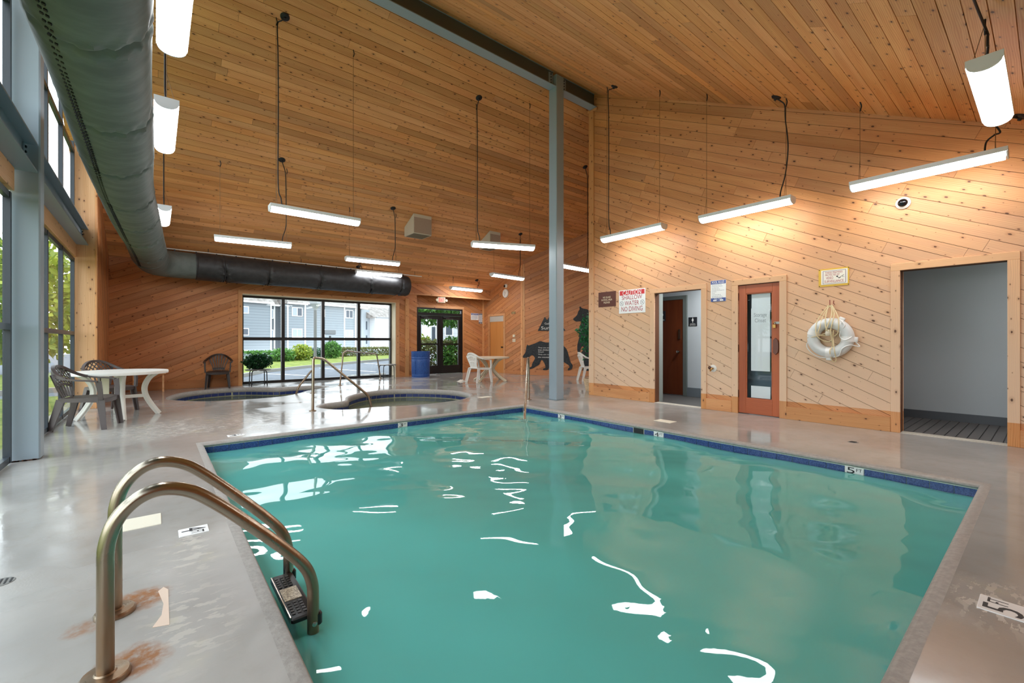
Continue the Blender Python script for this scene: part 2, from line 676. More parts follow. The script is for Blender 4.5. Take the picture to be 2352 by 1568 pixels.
def leafmat(name, a, b):
    q = NT(name)
    p = q.n('NewGeometry').outputs['Position']
    r = q.n('NewGeometry').outputs['Random Per Island']
    c = q.mix(r, lin(a), lin(b))
    q.l(c, q.b.inputs['Base Color'])
    q.b.inputs['Roughness'].default_value = .5
    tl = q.n('BsdfTranslucent')
    q.l(c, tl.inputs[0])
    mx = q.n('MixShader')
    mx.inputs[0].default_value = .3
    q.l(q.b.outputs[0], mx.inputs[1])
    q.l(tl.outputs[0], mx.inputs[2])
    q.l(mx.outputs[0], q.out.inputs[0])
    return q.m


LEAF_D = leafmat('dark_leaf', (10, 46, 26), (40, 96, 52))
LEAF_M = leafmat('mid_leaf', (50, 96, 40), (110, 160, 70))
LEAF_Y = leafmat('yellow_leaf', (90, 124, 36), (190, 196, 80))
LEAF_B = leafmat('brown_green_leaf', (96, 84, 50), (120, 130, 76))
GRASS = speckle('lawn', (100, 116, 50), (140, 146, 74), 3, .9, .1)
ASPH = speckle('asphalt', (100, 104, 110), (114, 118, 124), 5, .85, .2)

# ------------------------------------------------------------------ planked surfaces
KF, KN, ZR, YR = .4686, .493, 6.56, 6.3


def zc(y):
    return ZR - KF * (y - YR) if y > YR else ZR - KN * (YR - y)


def clip(poly, a, b, c):
    out = []
    for i in range(len(poly)):
        p, q = poly[i], poly[(i + 1) % len(poly)]
        dp, dq = a * p[0] + b * p[1] - c, a * q[0] + b * q[1] - c
        if dp <= 0: out.append(p)
        if (dp < 0 < dq) or (dq < 0 < dp):
            t = dp / (dp - dq)
            out.append((p[0] + (q[0] - p[0]) * t, p[1] + (q[1] - p[1]) * t))
    return out


def area(p):
    return abs(sum(p[i][0] * p[(i + 1) % len(p)][1] - p[(i + 1) % len(p)][0] * p[i][1] for i in range(len(p)))) / 2


def touch(A, B):
    for i in range(len(A)):
        a, b = Vector(A[i]), Vector(A[(i + 1) % len(A)])
        d = b - a
        if d.length < .004: continue
        e = d.normalized()
        for j in range(len(B)):
            c, f = Vector(B[j]), Vector(B[(j + 1) % len(B)])
            if abs(e.x * (c - a).y - e.y * (c - a).x) > 1e-4 or abs(e.x * (f - a).y - e.y * (f - a).x) > 1e-4: continue
            t0, t1 = sorted(((c - a).dot(e), (f - a).dot(e)))
            if min(t1, d.length) - max(t0, 0) > .004: return True
    return False


def planks(parent, M, cells, ang, wd, mat, lens=(2.2, 4.6), seed=1, gap=.005, t=.014, keep=300, jit=.0022):
    rg = random.Random(seed)
    ca, sa = math.cos(ang), math.sin(ang)
    CL = [[(p[0] * ca + p[1] * sa, -p[0] * sa + p[1] * ca) for p in c] for c in cells]
    us = [p[0] for c in CL for p in c]
    vs = [p[1] for c in CL for p in c]
    u0, u1, v0, v1 = min(us), max(us), min(vs), max(vs)
    todo = []
    r = 0
    v = v0 - rg.random() * wd * .3
    while v < v1:
        u = u0 - rg.random() * lens[1]
        while u < u1:
            L = rg.uniform(*lens)
            ps = []
            for c in CL:
                q = clip(c, -1, 0, -(u + gap / 4))
                if len(q) > 2: q = clip(q, 1, 0, u + L - gap / 4)
                if len(q) > 2: q = clip(q, 0, -1, -(v + gap / 2))
                if len(q) > 2: q = clip(q, 0, 1, v + wd - gap / 2)
                if len(q) > 2 and area(q) > 2e-4: ps.append(q)
            groups = []
            for q in ps:
                hit = [g for g in groups if any(touch(q, h) for h in g)]
                new = [q]
                for g in hit:
                    new += g
                    groups.remove(g)
                groups.append(new)
            todo += groups
            u += L
        v += wd
    Rz = Matrix.Rotation(ang, 4, 'Z')
    items = []
    for g in todo:
        n = sum(len(q) for q in g)
        uc = sum(p[0] for q in g for p in q) / n
        vc = sum(p[1] for q in g for p in q) / n
        W = M @ Rz @ Vector((uc, vc, 0))
        items.append((sum(area(q) for q in g) / max((W - EYE).length, 1) ** 2, g, uc, vc))
    items.sort(key=lambda i: -i[0])
    rest = MB()
    for k, (_, g, uc, vc) in enumerate(items):
        m = MB()
        for q in g:
            q2 = [(p[0] - uc, p[1] - vc) for p in q]
            m.prism(q2, -t, rg.random() * jit) if len(q2) <= 4 else m.add(*fanprism(q2, -t, rg.random() * jit))
        L = Rz @ Matrix.Translation((uc, vc, 0))
        if k < keep:
            m.obj('plank', mat, parent, M @ L, smooth=0)
        else:
            rest.add(*(m.xf(L).v, m.f))
    if rest.v:
        tag(rest.obj('planks_far', mat, parent, M, smooth=0), kind='stuff')
    return len(items)


def fanprism(poly, z0, z1):
    a = sum(poly[i][0] * poly[(i + 1) % len(poly)][1] - poly[(i + 1) % len(poly)][0] * poly[i][1] for i in range(len(poly)))
    if a < 0: poly = poly[::-1]
    n = len(poly)
    v = [(p[0], p[1], z0) for p in poly] + [(p[0], p[1], z1) for p in poly]
    f = [(i, (i + 1) % n, n + (i + 1) % n, n + i) for i in range(n)]
    return v, f + [tuple(range(n - 1, -1, -1)), tuple(range(n, 2 * n))]


def backing(name, M, cells, th=.12, mat=None, kind='structure', label=None):
    m = MB()
    for c in cells:
        m.add(*fanprism(c, -.012 - th, -.012))
    m.xf(M)
    o = m.obj(name, mat or W_BACK, None, smooth=0)
    return tag(o, label, None, None, kind)


def board(parent, M, x0, y0, x1, y1, t=.02, mat=None, name='casing', z=0.0):
    """a straight board lying on a wall frame, grain along its long side"""
    dx, dy = x1 - x0, y1 - y0
    c = Matrix.Translation(((x0 + x1) / 2, (y0 + y1) / 2, z))
    if abs(dy) > abs(dx):
        c = c @ Matrix.Rotation(R(90), 4, 'Z')
        dx, dy = dy, dx
    return MB().cb((0, 0, t / 2), (abs(dx), abs(dy), t), .003).obj(name, mat or W_TRIM, parent, M @ c, smooth=0)


PW = .144
# ---- right wall
YW0 = 6.43
MR = frame((7.42, YW0, 0), (0, -1, 0), (0, 0, 1))
ur = lambda y: YW0 - y


def rt(u):
    return zc(YW0 - u)


brk = [(0, 0), (ur(4.80), 2.09), (ur(3.87), 0), (ur(3.245), 2.09), (ur(2.63), 0), (ur(1.228), 2.08), (ur(.316), 0)]
ends = [ur(4.80), ur(3.87), ur(3.245), ur(2.63), ur(1.228), ur(.316), 8.6]
cells = []
for (a, lo), b in zip(brk, ends):
    if a < .13 < b:
        cells += [[(a, lo), (.13, lo), (.13, rt(.13)), (a, rt(a))], [(.13, lo), (b, lo), (b, rt(b)), (.13, rt(.13))]]
    else:
        cells.append([(a, lo), (b, lo), (b, rt(b)), (a, rt(a))])
wall_r = backing('wall_right', MR, cells, .14)
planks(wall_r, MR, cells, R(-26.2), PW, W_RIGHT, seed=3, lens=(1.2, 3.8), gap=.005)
B_ = lambda y0, z0, y1, z1, t=.022, mat=None, name='casing', z=0.0: board(wall_r, MR, ur(y0), z0, ur(y1), z1, t, mat, name, z)
# corner board at the free end and casings round the three openings
B_(6.43, 0, 6.29, 6.3, .02, name='corner_board')
for (y0, y1, zt, cw) in ((4.80, 3.87, 2.09, .095), (3.245, 2.63, 2.09, .10), (1.228, .316, 2.08, .095)):
    B_(y0 + cw, 0, y0, zt)
    B_(y1, 0, y1 - cw, zt)
    B_(y0 + cw, zt, y1 - cw, zt + .09)
base_r = tag(bpy.data.objects.new('baseboard_right', None), kind='structure')
link(base_r)
for y0, y1 in ((6.29, 4.895), (3.775, 3.345), (2.53, 1.323), (.221, -2.1)):
    board(base_r, MR, ur(y0), 0, ur(y1), .19, .028, W_TRIM, 'base_board')

# ---- far wall
YF = 13.62
MF = frame((0, YF, 0), (1, 0, 0), (0, 0, 1))
ZF = zc(YF)
cellA = [[(-.83, 0), (1.80, 0), (1.80, ZF), (-.83, ZF)], [(1.80, 2.45), (6.14, 2.45), (6.14, ZF), (1.80, ZF)]]
cellB = [[(6.14, 0), (6.9, 0), (6.9, 2.79), (6.14, 2.79)], [(6.14, 2.79), (10.0, 2.79), (10.0, ZF), (6.14, ZF)]]
wall_f = backing('wall_far', MF, cellA + cellB, .13)
planks(wall_f, MF, cellA, R(24), PW, W_WALL, seed=5)
planks(wall_f, MF, cellB, R(-25), PW, W_WALL, seed=6)
for b in ((1.70, 0, 1.80, 2.45), (6.14, 0, 6.26, 2.45), (1.70, 2.45, 6.26, 2.55)):
    board(wall_f, MF, *b, .02, W_TRIMF)
board(wall_f, MF, 6.46, 0, 6.60, 2.6, .04, W_TRIMF, 'corner_board')
board(wall_f, MF, 6.60, 2.75, 10.0, 2.80, .05, W_TRIMF, 'ledge_board')
base_f = tag(bpy.data.objects.new('baseboard_far', None), kind='structure')
link(base_f)
board(base_f, MF, -.83, 0, 1.70, .20, .022, W_WALL, 'base_board')
# pale reveal boards lining the deep window opening
rev = tag(MB().box((6.12, YF - .01, 0), (6.14, 14.08, 2.44)).box((1.80, YF - .01, 2.43), (6.14, 14.08, 2.45)).box((1.78, YF - .01, 0), (1.80, 14.08, 2.45)).obj('trim_1', PM('cream_reveal', (226, 208, 178), .6), None, smooth=0), kind='structure')

# ---- alcove back wall with the exterior door
MA = frame((0, 14.05, 0), (1, 0, 0), (0, 0, 1))
cells = [[(6.75, 0), (7.075, 0), (7.075, 2.9), (6.75, 2.9)], [(7.075, 2.37), (8.96, 2.37), (8.96, 2.9), (7.075, 2.9)], [(8.96, 0), (10.0, 0), (10.0, 2.9), (8.96, 2.9)]]
wall_a = backing('wall_alcove', MA, cells, .1)
planks(wall_a, MA, cells, R(-25), PW, W_WALL, seed=8)
for b in ((6.97, 0, 7.075, 2.37), (8.96, 0, 9.06, 2.37), (6.97, 2.37, 9.06, 2.47), (9.92, 0, 10.0, 2.8)):
    board(wall_a, MA, *b, .02, W_TRIMF)
tag(MB().box((6.6, YF, 0), (6.75, 14.15, 2.95)).box((6.6, YF + .13, 2.9), (10.1, 14.15, 3.0)).obj('wall_alcove_side', W_WALL, None, smooth=0), kind='structure')

# ---- wall with the clock
MC = frame((10.0, 14.05, 0), (0, -1, 0), (0, 0, 1))
uc_ = lambda y: 14.05 - y
zt = lambda u: zc(14.05 - u)
br = [(0, .385, 0), (.385, 1.257, 2.13), (1.257, 2.35, 0)]
cells = [[(a, lo), (b, lo), (b, zt(b)), (a, zt(a))] for a, b, lo in br]
wall_c = backing('wall_clock', MC, cells, .1)
planks(wall_c, MC, cells, R(23.5), PW, W_WALL, seed=9)
for b in ((.30, 0, .385, 2.13), (1.257, 0, 1.35, 2.13), (.30, 2.13, 1.35, 2.21), (2.25, 0, 2.35, 3.85)):
    board(wall_c, MC, *b, .02, W_TRIMF)
base_c = tag(bpy.data.objects.new('baseboard_clock', None), kind='structure')
link(base_c)
board(base_c, MC, 1.35, 0, 2.25, .15, .02, W_WALL, 'base_board')

# ---- wall with the bear cut-outs
BD = Vector((.607, -.7947, 0))
MBW = frame((10.0, 11.70, 0), BD, (0, 0, 1))
zb = lambda u: zc(11.70 + BD.y * u)
cells = [[(0, 0), (6.6, 0), (6.6, zb(6.6)), (0, zb(0))]]
wall_b = backing('wall_bears', MBW, cells, .1)
planks(wall_b, MBW, cells, R(21.5), PW, W_WALL, seed=10)
board(wall_b, MBW, 0, 0, .07, 3.88, .02, W_TRIMF, 'corner_board')
base_b = tag(bpy.data.objects.new('baseboard_bears', None), kind='structure')
link(base_b)
board(base_b, MBW, .07, 0, 6.5, .17, .02, W_WALL, 'base_board')

# ---- return wall on the left and the post that ends the glazing
ML = frame((-.83, 10.6, 0), (0, 1, 0), (0, 0, 1))
cells = [[(0, 0), (3.02, 0), (3.02, zc(13.62)), (0, zc(10.6))]]
wall_l = backing('wall_left', ML, cells, .1)
planks(wall_l, ML, cells, R(-64), PW, W_WALL, seed=11)
post = MB().cb((0, 0, 0), (4.56, .30, .06), .004).obj('trim_2', W_POST, None, frame((-.965, 10.57, 2.28), (0, 0, 1), (1, 0, 0)), smooth=0)
tag(post, kind='structure')
tag(MB().cb((0, 0, 0), (4.5, .03, .05), .006).obj('trim_3', W_TRIMF, None, frame((-.805, 10.56, 2.25), (0, 0, 1), (1, 0, 0)), smooth=0), kind='structure')

# ---- plain walls that close the room where the camera does not look
tag(MB().box((-1.3, -2.3, 0), (-1.0, -1.05, 2.6)).box((-1.3, -2.35, 0), (7.6, -2.2, 2.6)).obj('wall_rear', W_WALL, None, smooth=0), kind='structure')
tag(MB().box((7.57, 6.29, 0), (14.4, 6.42, 6.5)).obj('wall_back_of_rooms', W_WALL, None, smooth=0), kind='structure')

# ---- ceiling, two slopes of boards meeting at the ridge beam
sF, cF = math.sin(math.atan(KF)), math.cos(math.atan(KF))
MCF = frame((0, 14.2, zc(14.2)), (1, 0, 0), (0, -cF, sF))
vy = lambda y: (14.2 - y) / cF
cells = [[(-1.16, 0), (10, 0), (10, vy(6.3)), (-1.16, vy(6.3))], [(10, vy(11.72)), (14.1, vy(6.3)), (10, vy(6.3))]]
ceil_f = backing('ceiling', MCF, cells, .12)
planks(ceil_f, MCF, cells, 0, .140, W_CEIL, seed=20, lens=(2.4, 5.2), gap=.007)
sN, cN = math.sin(math.atan(KN)), math.cos(math.atan(KN))
MCN = frame((0, -2.3, zc(-2.3)), (-1, 0, 0), (0, cN, sN))
vn = lambda y: (y + 2.3) / cN
cells = [[(1.16, 0), (-7.6, 0), (-7.6, vn(6.3)), (1.16, vn(6.3))]]
ceil_n = backing('ceiling', MCN, cells, .12)
planks(ceil_n, MCN, cells, 0, .145, W_CEIL, seed=21, lens=(2.4, 5.2), gap=.007)

# ------------------------------------------------------------------ floor with the pool and spa openings
PX0, PX1, PY0, PY1 = .42, 5.27, .37, 6.17
S1 = [(.22, 11.36), (.33, 12.1), (.57, 12.6), (.93, 12.92), (1.43, 13.05), (1.80, 12.95), (2.12, 12.66), (2.40, 12.40), (2.75, 12.42), (3.15, 12.42), (3.39, 12.22), (3.45, 11.85), (3.08, 11.44), (2.77, 11.2), (2.54, 10.85), (2.17, 10.46), (1.75, 10.33), (1.31, 10.33), (.8, 10.48), (.43, 10.90)]
S2 = [(2.28, 8.30), (2.50, 8.62), (2.8, 8.70), (2.98, 8.86), (3.13, 9.27), (3.35, 9.62), (3.72, 9.95), (4.2, 10.12), (4.75, 10.0), (5.2, 9.55), (5.48, 9.03), (5.51, 8.48), (5.33, 8.02), (4.96, 7.66), (4.5, 7.47), (3.9, 7.42), (3.40, 7.52), (3.01, 7.68), (2.62, 7.68), (2.38, 7.90)]
S1 = [tuple(p[:2]) for p in spline([(x, y, 0) for x, y in S1], 3, True)]
S2 = [tuple(p[:2]) for p in spline([(x, y, 0) for x, y in S2], 3, True)]


def inset(poly, d):
    out = []
    n = len(poly)
    a = sum(poly[i][0] * poly[(i + 1) % n][1] - poly[(i + 1) % n][0] * poly[i][1] for i in range(n))
    sg = 1 if a > 0 else -1
    for i in range(n):
        p, q = Vector(poly[i - 1]), Vector(poly[(i + 1) % n])
        t = (q - p).normalized()
        nn = Vector((-t.y, t.x)) * sg
        out.append(tuple(Vector(poly[i]) + nn * d))
    return out


CW = .06
prect = [(PX0, PY0), (PX1, PY0), (PX1, PY1), (PX0, PY1)]
pouter = [(PX0 - CW, PY0 - CW), (PX1 + CW, PY0 - CW), (PX1 + CW, PY1 + CW), (PX0 - CW, PY1 + CW)]
outer = [(-1.3, -2.3), (7.6, -2.3), (7.6, 6.36), (14.2, 6.36), (10.1, 11.78), (10.1, 14.12), (-1.3, 14.12)]
loops = [outer, pouter, inset(S1, -CW), inset(S2, -CW)]
tri = tessellate_polygon([[Vector((p[0], p[1], 0)) for p in l] for l in loops])
flat = [(p[0], p[1], 0) for l in loops for p in l]
ff = []
for t in tri:
    a, b, c = (Vector(flat[i][:2]) for i in t)
    if abs((b - a).cross(c - a)) < 1e-7: continue
    ff.append(tuple(t) if (b - a).cross(c - a) > 0 else tuple(t)[::-1])
fm = MB()
fm.add(flat, ff)
floor = tag(fm.obj('floor', CONC, None, smooth=0), kind='structure')
tag(MB().box((-1.3, -2.3, -.3), (PX0 - .3, 14.2, -.12)).obj('floor_slab', PM('slab', (120, 118, 112), .8), None, smooth=0), kind='structure')


def profile_ring(poly, prof):
    """sweep an (inset, z) profile round a closed outline"""
    m = MB()
    rings = [inset(poly, d) for d, z in prof]
    n = len(poly)
    v = [(p[0], p[1], z) for (d, z), rr in zip(prof, rings) for p in rr]
    f = []
    a = sum(poly[i][0] * poly[(i + 1) % n][1] - poly[(i + 1) % n][0] * poly[i][1] for i in range(n))
    for k in range(len(prof) - 1):
        for i in range(n):
            j = (i + 1) % n
            q = (k * n + i, k * n + j, (k + 1) * n + j, (k + 1) * n + i)
            f.append(q if a > 0 else q[::-1])
    m.add(v, f)
    return m


BULL = [(-CW, 0), (-.035, -.001), (-.015, -.005), (0, -.013), (.009, -.023), (.011, -.033), (.006, -.041), (0, -.045)]
WZ = -.115


def rect_profile(prof):
    m = MB()
    v, f = [], []
    for d, z in prof:
        v += [(PX0 + d, PY0 + d, z), (PX1 - d, PY0 + d, z), (PX1 - d, PY1 - d, z), (PX0 + d, PY1 - d, z)]
    for k in range(len(prof) - 1):
        for i in range(4):
            j = (i + 1) % 4
            f.append((k * 4 + i, k * 4 + j, k * 4 + 4 + j, k * 4 + 4 + i))
    return m.add(v, f)


pool = thing('swimming_pool', 'rectangular indoor swimming pool with blue waterline tiles and corner steps', 'pool')
rect_profile(BULL).obj('coping', COPING, pool, smooth=60)
# basin: grout band, walls, sloping bottom
m = rect_profile([(-.004, -.043), (-.004, -.215), (.0, -.216), (.0, -.9)])
zf = lambda y: -.95 - .55 * min(1, max(0, (5.6 - y) / 4.5))
v = [(PX0, PY0, zf(PY0)), (PX1, PY0, zf(PY0)), (PX1, PY1, zf(PY1)), (PX0, PY1, zf(PY1))]
m.add(v + [(p[0], p[1], -.9) for p in v], [(0, 1, 2, 3), (4, 5, 1, 0), (5, 6, 2, 1), (6, 7, 3, 2), (7, 4, 0, 3)])
m.obj('basin', POOLP, pool, smooth=0)
# quarter-round corner steps with dark nosing lines
for r_, z_ in ((.62, -.16), (.98, -.26), (1.38, -.36), (1.76, -.50)):
    arc = [(PX1 - r_ * math.cos(a), PY1 - r_ * math.sin(a)) for a in [R(90) * i / 16 for i in range(17)]]
    MB().prism(arc + [(PX1, PY1)], z_ - .2, z_).obj('step', POOLP, pool, smooth=0)
    MB().tube([(p[0], p[1], z_ + .004) for p in arc], .011, 6).obj('step_edge_tile', PM('step_nosing', (44, 60, 60), .4), pool)
# waterline tiles, one by one
tme = MB().cb((0, 0, 0), (.149, .149, .008), .002).mesh('pool_tile', TILE, 0)


def lettered(parent, M, txt, small, w_=.15, h_=.1, dark=BLACKI):
    p = MB().cb((0, 0, .002), (w_, h_, .006), .002).obj('depth_tile', WHITEP, parent, M, smooth=0)
    text(txt, p, dark, -w_ * .18, 0, w_ * .42, h_ * .8, .0055)
    text(small, p, dark, w_ * .26, h_ * .12, w_ * .3, h_ * .42, .0055)
    return p


SK = (3.62, .155)
for side, (x0, y0, dx, dy, L) in enumerate(((PX0, PY1, 1, 0, PX1 - PX0), (PX1, PY1, 0, -1, PY1 - PY0), (PX1, PY0, -1, 0, PX1 - PX0), (PX0, PY0, 0, 1, PY1 - PY0))):
    n = int(L / .1525)
    for i in range(n + 1):
        c = .0305 + .1525 * i + .0 if side == 0 else .078 + .1525 * i
        if c > L - .05: continue
        x, y = x0 + dx * c, y0 + dy * c
        Mt = frame((x, y, -.128), (dx, dy, 0), (0, 0, 1))
        if side == 1 and abs(y - 3.66) < .08: continue
        mk = {0: [(2.852, '3')], 1: [(5.222, '3'), (3.28, '4'), (1.148, '5')]}.get(side, [])
        hit = [t_ for q, t_ in mk if abs((x if side == 0 else y) - q) < .0763]
        if hit:
            lettered(pool, frame((x, y, -.085), (dx, dy, 0), (0, 0, 1)), hit[0], 'FT', .149, .07)
            continue
        o = bpy.data.objects.new('waterline_tile', tme)
        o.matrix_basis = Mt
        link(o, pool)
MB().box((PX1 - .006, 3.575, -.16), (PX1 + .01, 3.745, -.05)).obj('skimmer_mouth', PM('skimmer_dark', (16, 22, 24), .5), pool, smooth=0)
MB().box((PX1 - .008, 3.57, -.16), (PX1 + .01, 3.577, -.045)).box((PX1 - .008, 3.743, -.16), (PX1 + .01, 3.75, -.045)).obj('skimmer_frame', GROUT, pool, smooth=0)


# water surfaces
def water(name, poly, z, mat, label, amp, seed, step=.05, quad=None):
    rg = random.Random(seed)
    wv = []
    for i in range(16):
        L = rg.uniform(.4, 2.0)
        th = rg.uniform(0, 6.28)
        wv.append((6.28 / L * math.cos(th), 6.28 / L * math.sin(th), rg.uniform(0, 6.28), amp * L))
    for i in range(6):
        L = rg.uniform(.2, .36)
        th = rg.uniform(0, 6.28)
        wv.append((6.28 / L * math.cos(th), 6.28 / L * math.sin(th), rg.uniform(0, 6.28), amp * .55 * L))
    h = lambda x, y: z + sum(a * math.sin(kx * x + ky * y + p + .8 * math.sin(1.3 * x - 1.1 * y + p)) for kx, ky, p, a in wv)
    m = MB()
    if quad:
        x0, x1, y0, y1 = quad
        nx, ny = int((x1 - x0) / step), int((y1 - y0) / step)
        v = [(x0 + (x1 - x0) * i / nx, y0 + (y1 - y0) * j / ny, h(x0 + (x1 - x0) * i / nx, y0 + (y1 - y0) * j / ny)) for j in range(ny + 1) for i in range(nx + 1)]
        f = [(j * (nx + 1) + i, j * (nx + 1) + i + 1, (j + 1) * (nx + 1) + i + 1, (j + 1) * (nx + 1) + i) for j in range(ny) for i in range(nx)]
        # close the body of water down to just under the basin floor
        rim = [i for i in range(nx)] + [j * (nx + 1) + nx for j in range(ny)] + [ny * (nx + 1) + i for i in range(nx, 0, -1)] + [j * (nx + 1) for j in range(ny, 0, -1)]
        b0 = len(v)
        v += [(v[k][0], v[k][1], -1.56) for k in rim]
        n_ = len(rim)
        f += [(rim[(i + 1) % n_], rim[i], b0 + i, b0 + (i + 1) % n_) for i in range(n_)]
        f.append(tuple(range(b0 + n_ - 1, b0 - 1, -1)))
    else:
        c = (sum(p[0] for p in poly) / len(poly), sum(p[1] for p in poly) / len(poly))
        tri = tessellate_polygon([[Vector((p[0], p[1], 0)) for p in poly]])
        v = [(p[0], p[1], z) for p in poly]
        f = []
        for t in tri:
            a, b, cc = (Vector(poly[i]) for i in t)
            f.append(tuple(t) if (b - a).cross(cc - a) > 0 else tuple(t)[::-1])
    m.add(v, f)
    return tag(m.obj(name, mat, None, smooth=180), label, 'water', None, 'stuff')


water('pool_water', None, WZ, WATER, 'murky turquoise water filling the rectangular swimming pool', .0021, 4, .032, (PX0 - .006, PX1 + .006, PY0 - .006, PY1 + .006))

for nm, lab, poly, sd in (('hot_tub', 'keyhole-shaped sunken hot tub beside the far window wall', S1, 1), ('hot_tub', 'rounded sunken hot tub nearest the swimming pool', S2, 2)):
    tub = thing(nm, lab, 'hot tub', T(sum(p[0] for p in poly) / len(poly), sum(p[1] for p in poly) / len(poly), 0))
    inv = tub.matrix_basis.inverted()
    profile_ring(poly, [(-CW, 0), (-.03, -.002), (-.01, -.012), (.004, -.03), (.012, -.055), (.012, -.10), (.0, -.115)]).xf(inv).obj('coping', COPING, tub, smooth=60)
    mm = profile_ring(poly, [(0, -.11), (0, -.6)])
    tri = tessellate_polygon([[Vector((p[0], p[1], 0)) for p in poly]])
    fl_ = []
    for t in tri:
        a, b, c = (Vector(poly[i]) for i in t)
        fl_.append(tuple(t) if (b - a).cross(c - a) > 0 else tuple(t)[::-1])
    mm.add([(p[0], p[1], -.6) for p in poly], fl_)
    mm.xf(inv).obj('basin', SPAP, tub, smooth=30)
    # tiles set one by one round the rim
    ring = inset(poly, .006)
    n = len(ring)
    seg = [(Vector(ring[(i + 1) % n]) - Vector(ring[i])).length for i in range(n)]
    tot = sum(seg)
    tm = MB().cb((0, 0, 0), (.140, .07, .008), .002).mesh('tub_tile', TILE2, 0)
    cnt = int(tot / .146)
    for k in range(cnt):
        s_ = tot * (k + .5) / cnt
        i = 0
        while s_ > seg[i]:
            s_ -= seg[i]
            i += 1
        a, b = Vector(ring[i]), Vector(ring[(i + 1) % n])
        d = (b - a).normalized()
        p = a + d * s_
        o = bpy.data.objects.new('waterline_tile', tm)
        o.matrix_basis = inv @ frame((p.x, p.y, -.15), (d.x, d.y, 0), (0, 0, 1))
        link(o, tub)
    water('hot_tub_water', poly, -.20, SPAW, 'still greenish water in the ' + ('far keyhole hot tub' if sd == 1 else 'near rounded hot tub'), 0, sd)

# deck markers and lids let into the floor
FM = lambda x, y, ex, ey, z=.0: frame((x, y, z), ex, ey)
p = lettered(floor, FM(.184, 3.345, (0, -1, 0), (1, 0, 0), -.001), '4', 'FT', .13, .15)
p = lettered(floor, FM(2.885, .135, (1, 0, 0), (0, 1, 0), -.001), '5', 'FT', .16, .15)
p = lettered(floor, FM(.78, 6.42, (1, 0, 0), (0, 1, 0), -.001), '3', 'FT', .18, .12)
CREAM = PM('cream_lid', (232, 226, 206), .5)
for x0, y0, x1, y1, nm in ((-.165, 3.60, .03, 3.83, 'skimmer_lid'), (5.72, 3.45, 5.90, 3.72, 'skimmer_lid'), (.06, 5.30, .15, 5.38, 'skimmer_lid'), (5.25, 7.45, 5.52, 7.62, 'skimmer_lid')):
    MB().cb(((x0 + x1) / 2, (y0 + y1) / 2, .001), (x1 - x0, y1 - y0, .006), .002).obj(nm, CREAM, floor, smooth=0)
MB().prism([(-.01, 2.32), (.045, 2.30), (.047, 2.63), (.03, 2.67), (.01, 2.64), (.028, 2.5), (.02, 2.40)], -.002, .0015).obj('bare_patch', PM('bare_plaster', (232, 208, 188), .7), floor, smooth=0)
for x, y in ((-.585, 3.22), (6.30, 1.46)):
    d = MB().lathe([(.0, .002), (.05, .002), (.052, 0)], 20, (x, y, 0)).obj('floor_drain', PM('drain_grey', (120, 120, 116), .5), floor)
    g = MB()
    for i in range(-2, 3):
        g.cb((x + i * .018, y, .0025), (.007, .075 - abs(i) * .012, .002))
    tag(g.obj('drain_slots', BLACKI, d, smooth=0), kind='stuff')

# ------------------------------------------------------------------ windows
def window(name, M, xs, zs, mat, fw=.05, fd=.10, mull=None, top=None):
    """frame bars and panes in a wall frame; xs, zs are bar centre lines"""
    o = tag(bpy.data.objects.new(name, None), kind='structure')
    link(o)
    o.matrix_basis = M
    x0, x1, z0, z1 = xs[0], xs[-1], zs[0], zs[-1]
    for k, x in enumerate(xs):
        e = k in (0, len(xs) - 1)
        MB().box((x - fw / 2, z0 - fw / 2, -fd / 2), (x + fw / 2, z1 + fw / 2, fd / 2)).obj('jamb' if e else 'mullion', mat, o, smooth=0)
    for k, z in enumerate(zs):
        e = k in (0, len(zs) - 1)
        for a, b in zip(xs[:-1], xs[1:]):
            q = .6 if not e else .5
            MB().box((a + fw / 2, z - fw * .5, -fd * q / 1.2), (b - fw / 2, z + fw * .5, fd * q / 1.2)).obj('frame_rail' if e else 'transom', mat, o, smooth=0)
    for a, b in zip(xs[:-1], xs[1:]):
        for c, d in zip(zs[:-1], zs[1:]):
            g = .004
            MB().box((a + fw / 2 - g, c + fw / 2 - g, -.003), (b - fw / 2 + g, d - fw / 2 + g, .003)).obj('pane', GLASS, o, smooth=0)
    return o


# the big window in the far wall: four bays, two rows
window('window_1', frame((0, 13.97, 0), (1, 0, 0), (0, 0, 1)), [1.825, 2.845, 3.944, 5.03, 6.115], [.03, 1.245, 2.42], BLACKAL, .085, .11)
# glazed side wall: lower lights, upper lights and the strip above
MG = frame((-1.09, 0, 0), (0, 1, 0), (0, 0, 1))
ys_far = [6.62, 7.35, 8.10, 9.27, 10.46]
ys_near = [-2.1, -1.0, .15, 1.3, 2.45, 3.6, 4.75, 6.24]
window('window_2', MG, ys_far, [.05, 1.31, 2.56], ALU, .06, .05)
window('window_3', MG, ys_far, [3.30, 4.40], ALU, .065, .05)
window('window_4', MG, ys_near[1:], [.05, 1.31, 2.56], ALU, .06, .05)
window('window_5', MG, ys_near[4:], [3.30, 4.40], ALU, .065, .05)
for nm, a, b in (('trim_4', 6.57, 10.55), ('trim_5', -2.2, 6.28)):
    # timber header under the steel beam, wood band above it
    t = tag(bpy.data.objects.new(nm, None), kind='structure')
    link(t)
    L = b - a
    Mh = frame((0, (a + b) / 2, 0), (0, 1, 0), (0, 0, 1))
    MB().cb((0, 0, 0), (L, .22, .12), .003).obj('header_board', W_POST, t, frame((-1.11, (a + b) / 2, 2.725), (0, 1, 0), (0, 0, 1)), smooth=0)
    MB().cb((0, 0, 0), (L, .10, .12), .003).obj('header_board', W_POST, t, frame((-1.10, (a + b) / 2, 3.2), (0, 1, 0), (0, 0, 1)), smooth=0)
